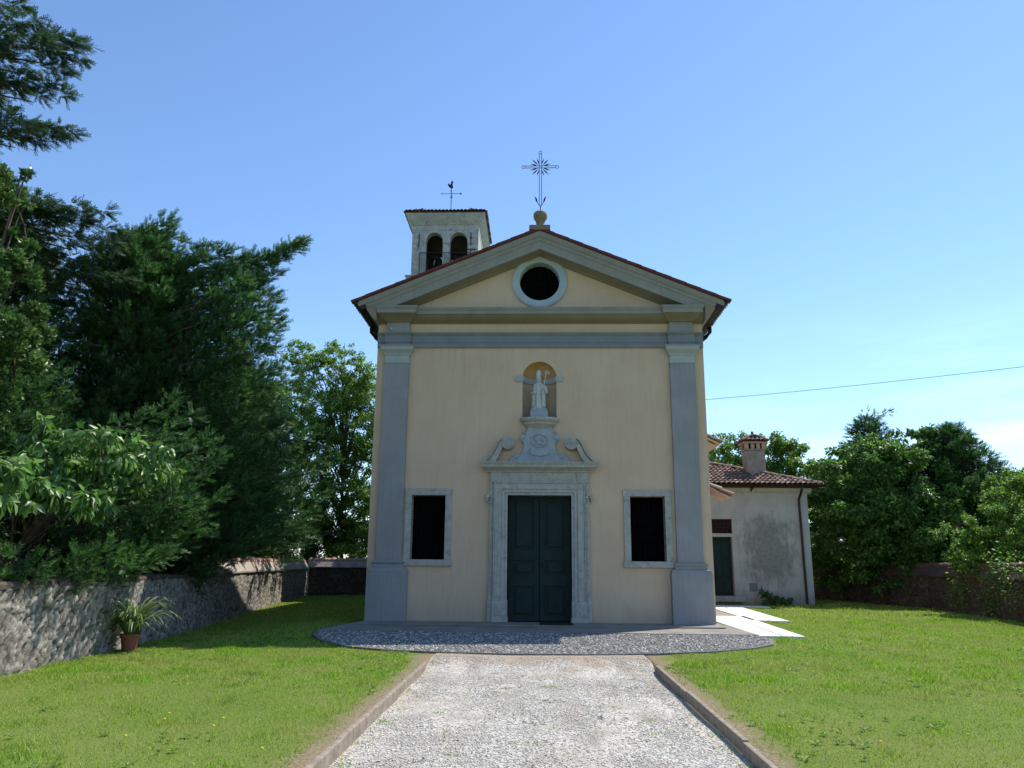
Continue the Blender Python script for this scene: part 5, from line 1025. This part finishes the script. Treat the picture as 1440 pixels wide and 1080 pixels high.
broadleaf('shrub', (15.9, 6.4, -.1), cl, 'light green feathery shrub leaning over the right wall', 34000, .11, 'bright', 71, LT2, .08, shell=.8, droopy=.2, cat='shrub')
cl = [(*Pt(px, py, yy), r, r*.8) for (px, py, yy, r) in ((1440, 690, 12, 1.2), (1400, 700, 12, 1.1), (1480, 680, 11, 1.4), (1432, 730, 11, 1.2), (1520, 700, 10, 1.4))]
broadleaf('elder_tree', (19.5, 11.5, -.1), cl, 'bushy green tree at the right picture edge behind the feathery shrub', 15000, .15, 'bright', 73, LT2, .12)
cl = [(*Pt(px, py, yy), r, r*.8) for (px, py, yy, r) in ((1025, 640, 27, 1.2), (1045, 622, 27, .9), (1010, 650, 27, 1.2), (1085, 625, 27, 1.1), (1105, 635, 27, 1.2), (1070, 650, 27, 1.4), (1120, 660, 26, 1.1), (1145, 668, 26, 1.1), (1165, 670, 25, 1.2), (1100, 665, 27, 1.4), (1185, 665, 25, 1.2), (1015, 618, 28, .7))]
broadleaf('orchard_tree', (12.3, 27, -.1), cl, 'fresh green tree rising behind the annex roof and chimney', 22000, .18, 'bright', 75, LT2, .16)
# creeper on the right wall
rg = np.random.default_rng(81); pos = []; dr = []
for (px, py, sx_r, sz_r, n) in ((1355, 830, .35, .35, 160), (1345, 850, .25, .2, 60), (1405, 810, .5, .3, 200), (1400, 850, .35, .3, 110), (1392, 865, .3, .15, 60), (1430, 830, .4, .4, 120), (1420, 790, .7, .25, 150)):
    c = at(px, py, 0); # place on the plane of the wall
    best = None
    for y_ in np.arange(2.9, 9, .05):
        p = at(px, py, y_); wx = np.interp(y_, [2.8, 5.3, 10.5], [14.2, 14.75, 15.2])
        if best is None or abs(p.x-wx) < best[0]: best = (abs(p.x-wx), p)
    c = best[1]
    for _ in range(n): pos.append((c.x-rg.uniform(.02, .22), c.y+rg.normal(0, sx_r), c.z+rg.normal(0, sz_r))); dr.append((-1+rg.normal(0, .5), rg.normal(0, .6), -.4+rg.normal(0, .5)))
pos = np.array(pos); dr = np.array(dr); pos[:, 0] = np.minimum(pos[:, 0], np.interp(pos[:, 1], [2.8, 5.3, 10.5], [14.15, 14.7, 15.15])); k = pos[:, 2] > 0
V, F = instance_tris(*LT2, pos[k], dr[k], .11*rg.uniform(.6, 1.3, k.sum()), rg.uniform(-1, 1, k.sum()))
ob = raw_mesh('creeper', V, F, 'bright', loc=(14.5, 4.5, 0)); tag(ob, 'sparse green creeper climbing the shaded right wall', 'creeper')
# weeds by the annex
broadleaf('weed_clump', (9.25, 11.55, 0), [(9.2, 11.5, .25, .32, .3), (9.6, 11.5, .18, .35, .2), (10.1, 11.6, .12, .3, .14), (9.0, 11.6, .55, .14, .25)], 'dark weeds growing at the foot of the annex wall', 1600, .10, 'leafy', 91, LT2, .02, cat='plant')

# --- potted plant
pp = thing('potted_plant', (-7.55, -6.4, -.03), 'terracotta pot with arching strap leaves against the left wall', 'plant')
zb = -.05
b = MB(); b.lathe([(.02, zb), (.115, zb), (.155, zb+.24), (.175, zb+.24), (.18, zb+.31), (.16, zb+.31), (.15, zb+.26), (.01, zb+.26)], (-7.55, -6.4), 24); b.build('pot', 'pot', pp, smooth=True)
b = MB(); b.lathe([(.16, zb-.01), (.21, zb), (.22, zb+.025), (.14, zb+.012)], (-7.55, -6.4), 24); b.build('saucer', 'pot', pp, smooth=True)
V = []; F = []
rg = np.random.default_rng(5)
for i in range(190):
    az = rg.uniform(0, 6.283); ln = rg.uniform(.4, 1.2); up = rg.uniform(.7, 2.6); p = np.array([-7.55+.06*math.cos(az), -6.4+.06*math.sin(az), zb+.26]); v = np.array([math.cos(az)*.55, math.sin(az)*.55, up]); v /= np.linalg.norm(v); wd = rg.uniform(.015, .034)
    sd = np.array([-math.sin(az), math.cos(az), 0]); k0 = len(V); n = 8
    for j in range(n+1):
        w = wd*math.sin(math.pi*(.12+.86*j/n)); V += [p-sd*w, p+sd*w]; v = v+np.array([math.cos(az)*.03, math.sin(az)*.03, -.62*(j/n)*1.0]); v /= np.linalg.norm(v); p = p+v*ln/n
        if j < n: F.append((k0+2*j, k0+2*j+1, k0+2*j+3, k0+2*j+2))
raw_mesh('leaves', np.array(V), np.array(F), 'strap', pp)

# --- overhead cable
A_, B_ = at(672, 583, 22.0), at(1440, 511, 8.0); b = MB(); pts = []
for i in range(31):
    t_ = i/26; p = A_.lerp(B_, t_) if t_ <= 1 else A_+(B_-A_)*t_
    pts.append(p-Vector((0, 0, .9*math.sin(math.pi*min(t_, 1.15)/1.15)*.35)))
b.tube(pts, .010, 5); tag(b.build('overhead_cable', 'cable'), 'thin dark cable crossing the sky right of the church', 'cable')
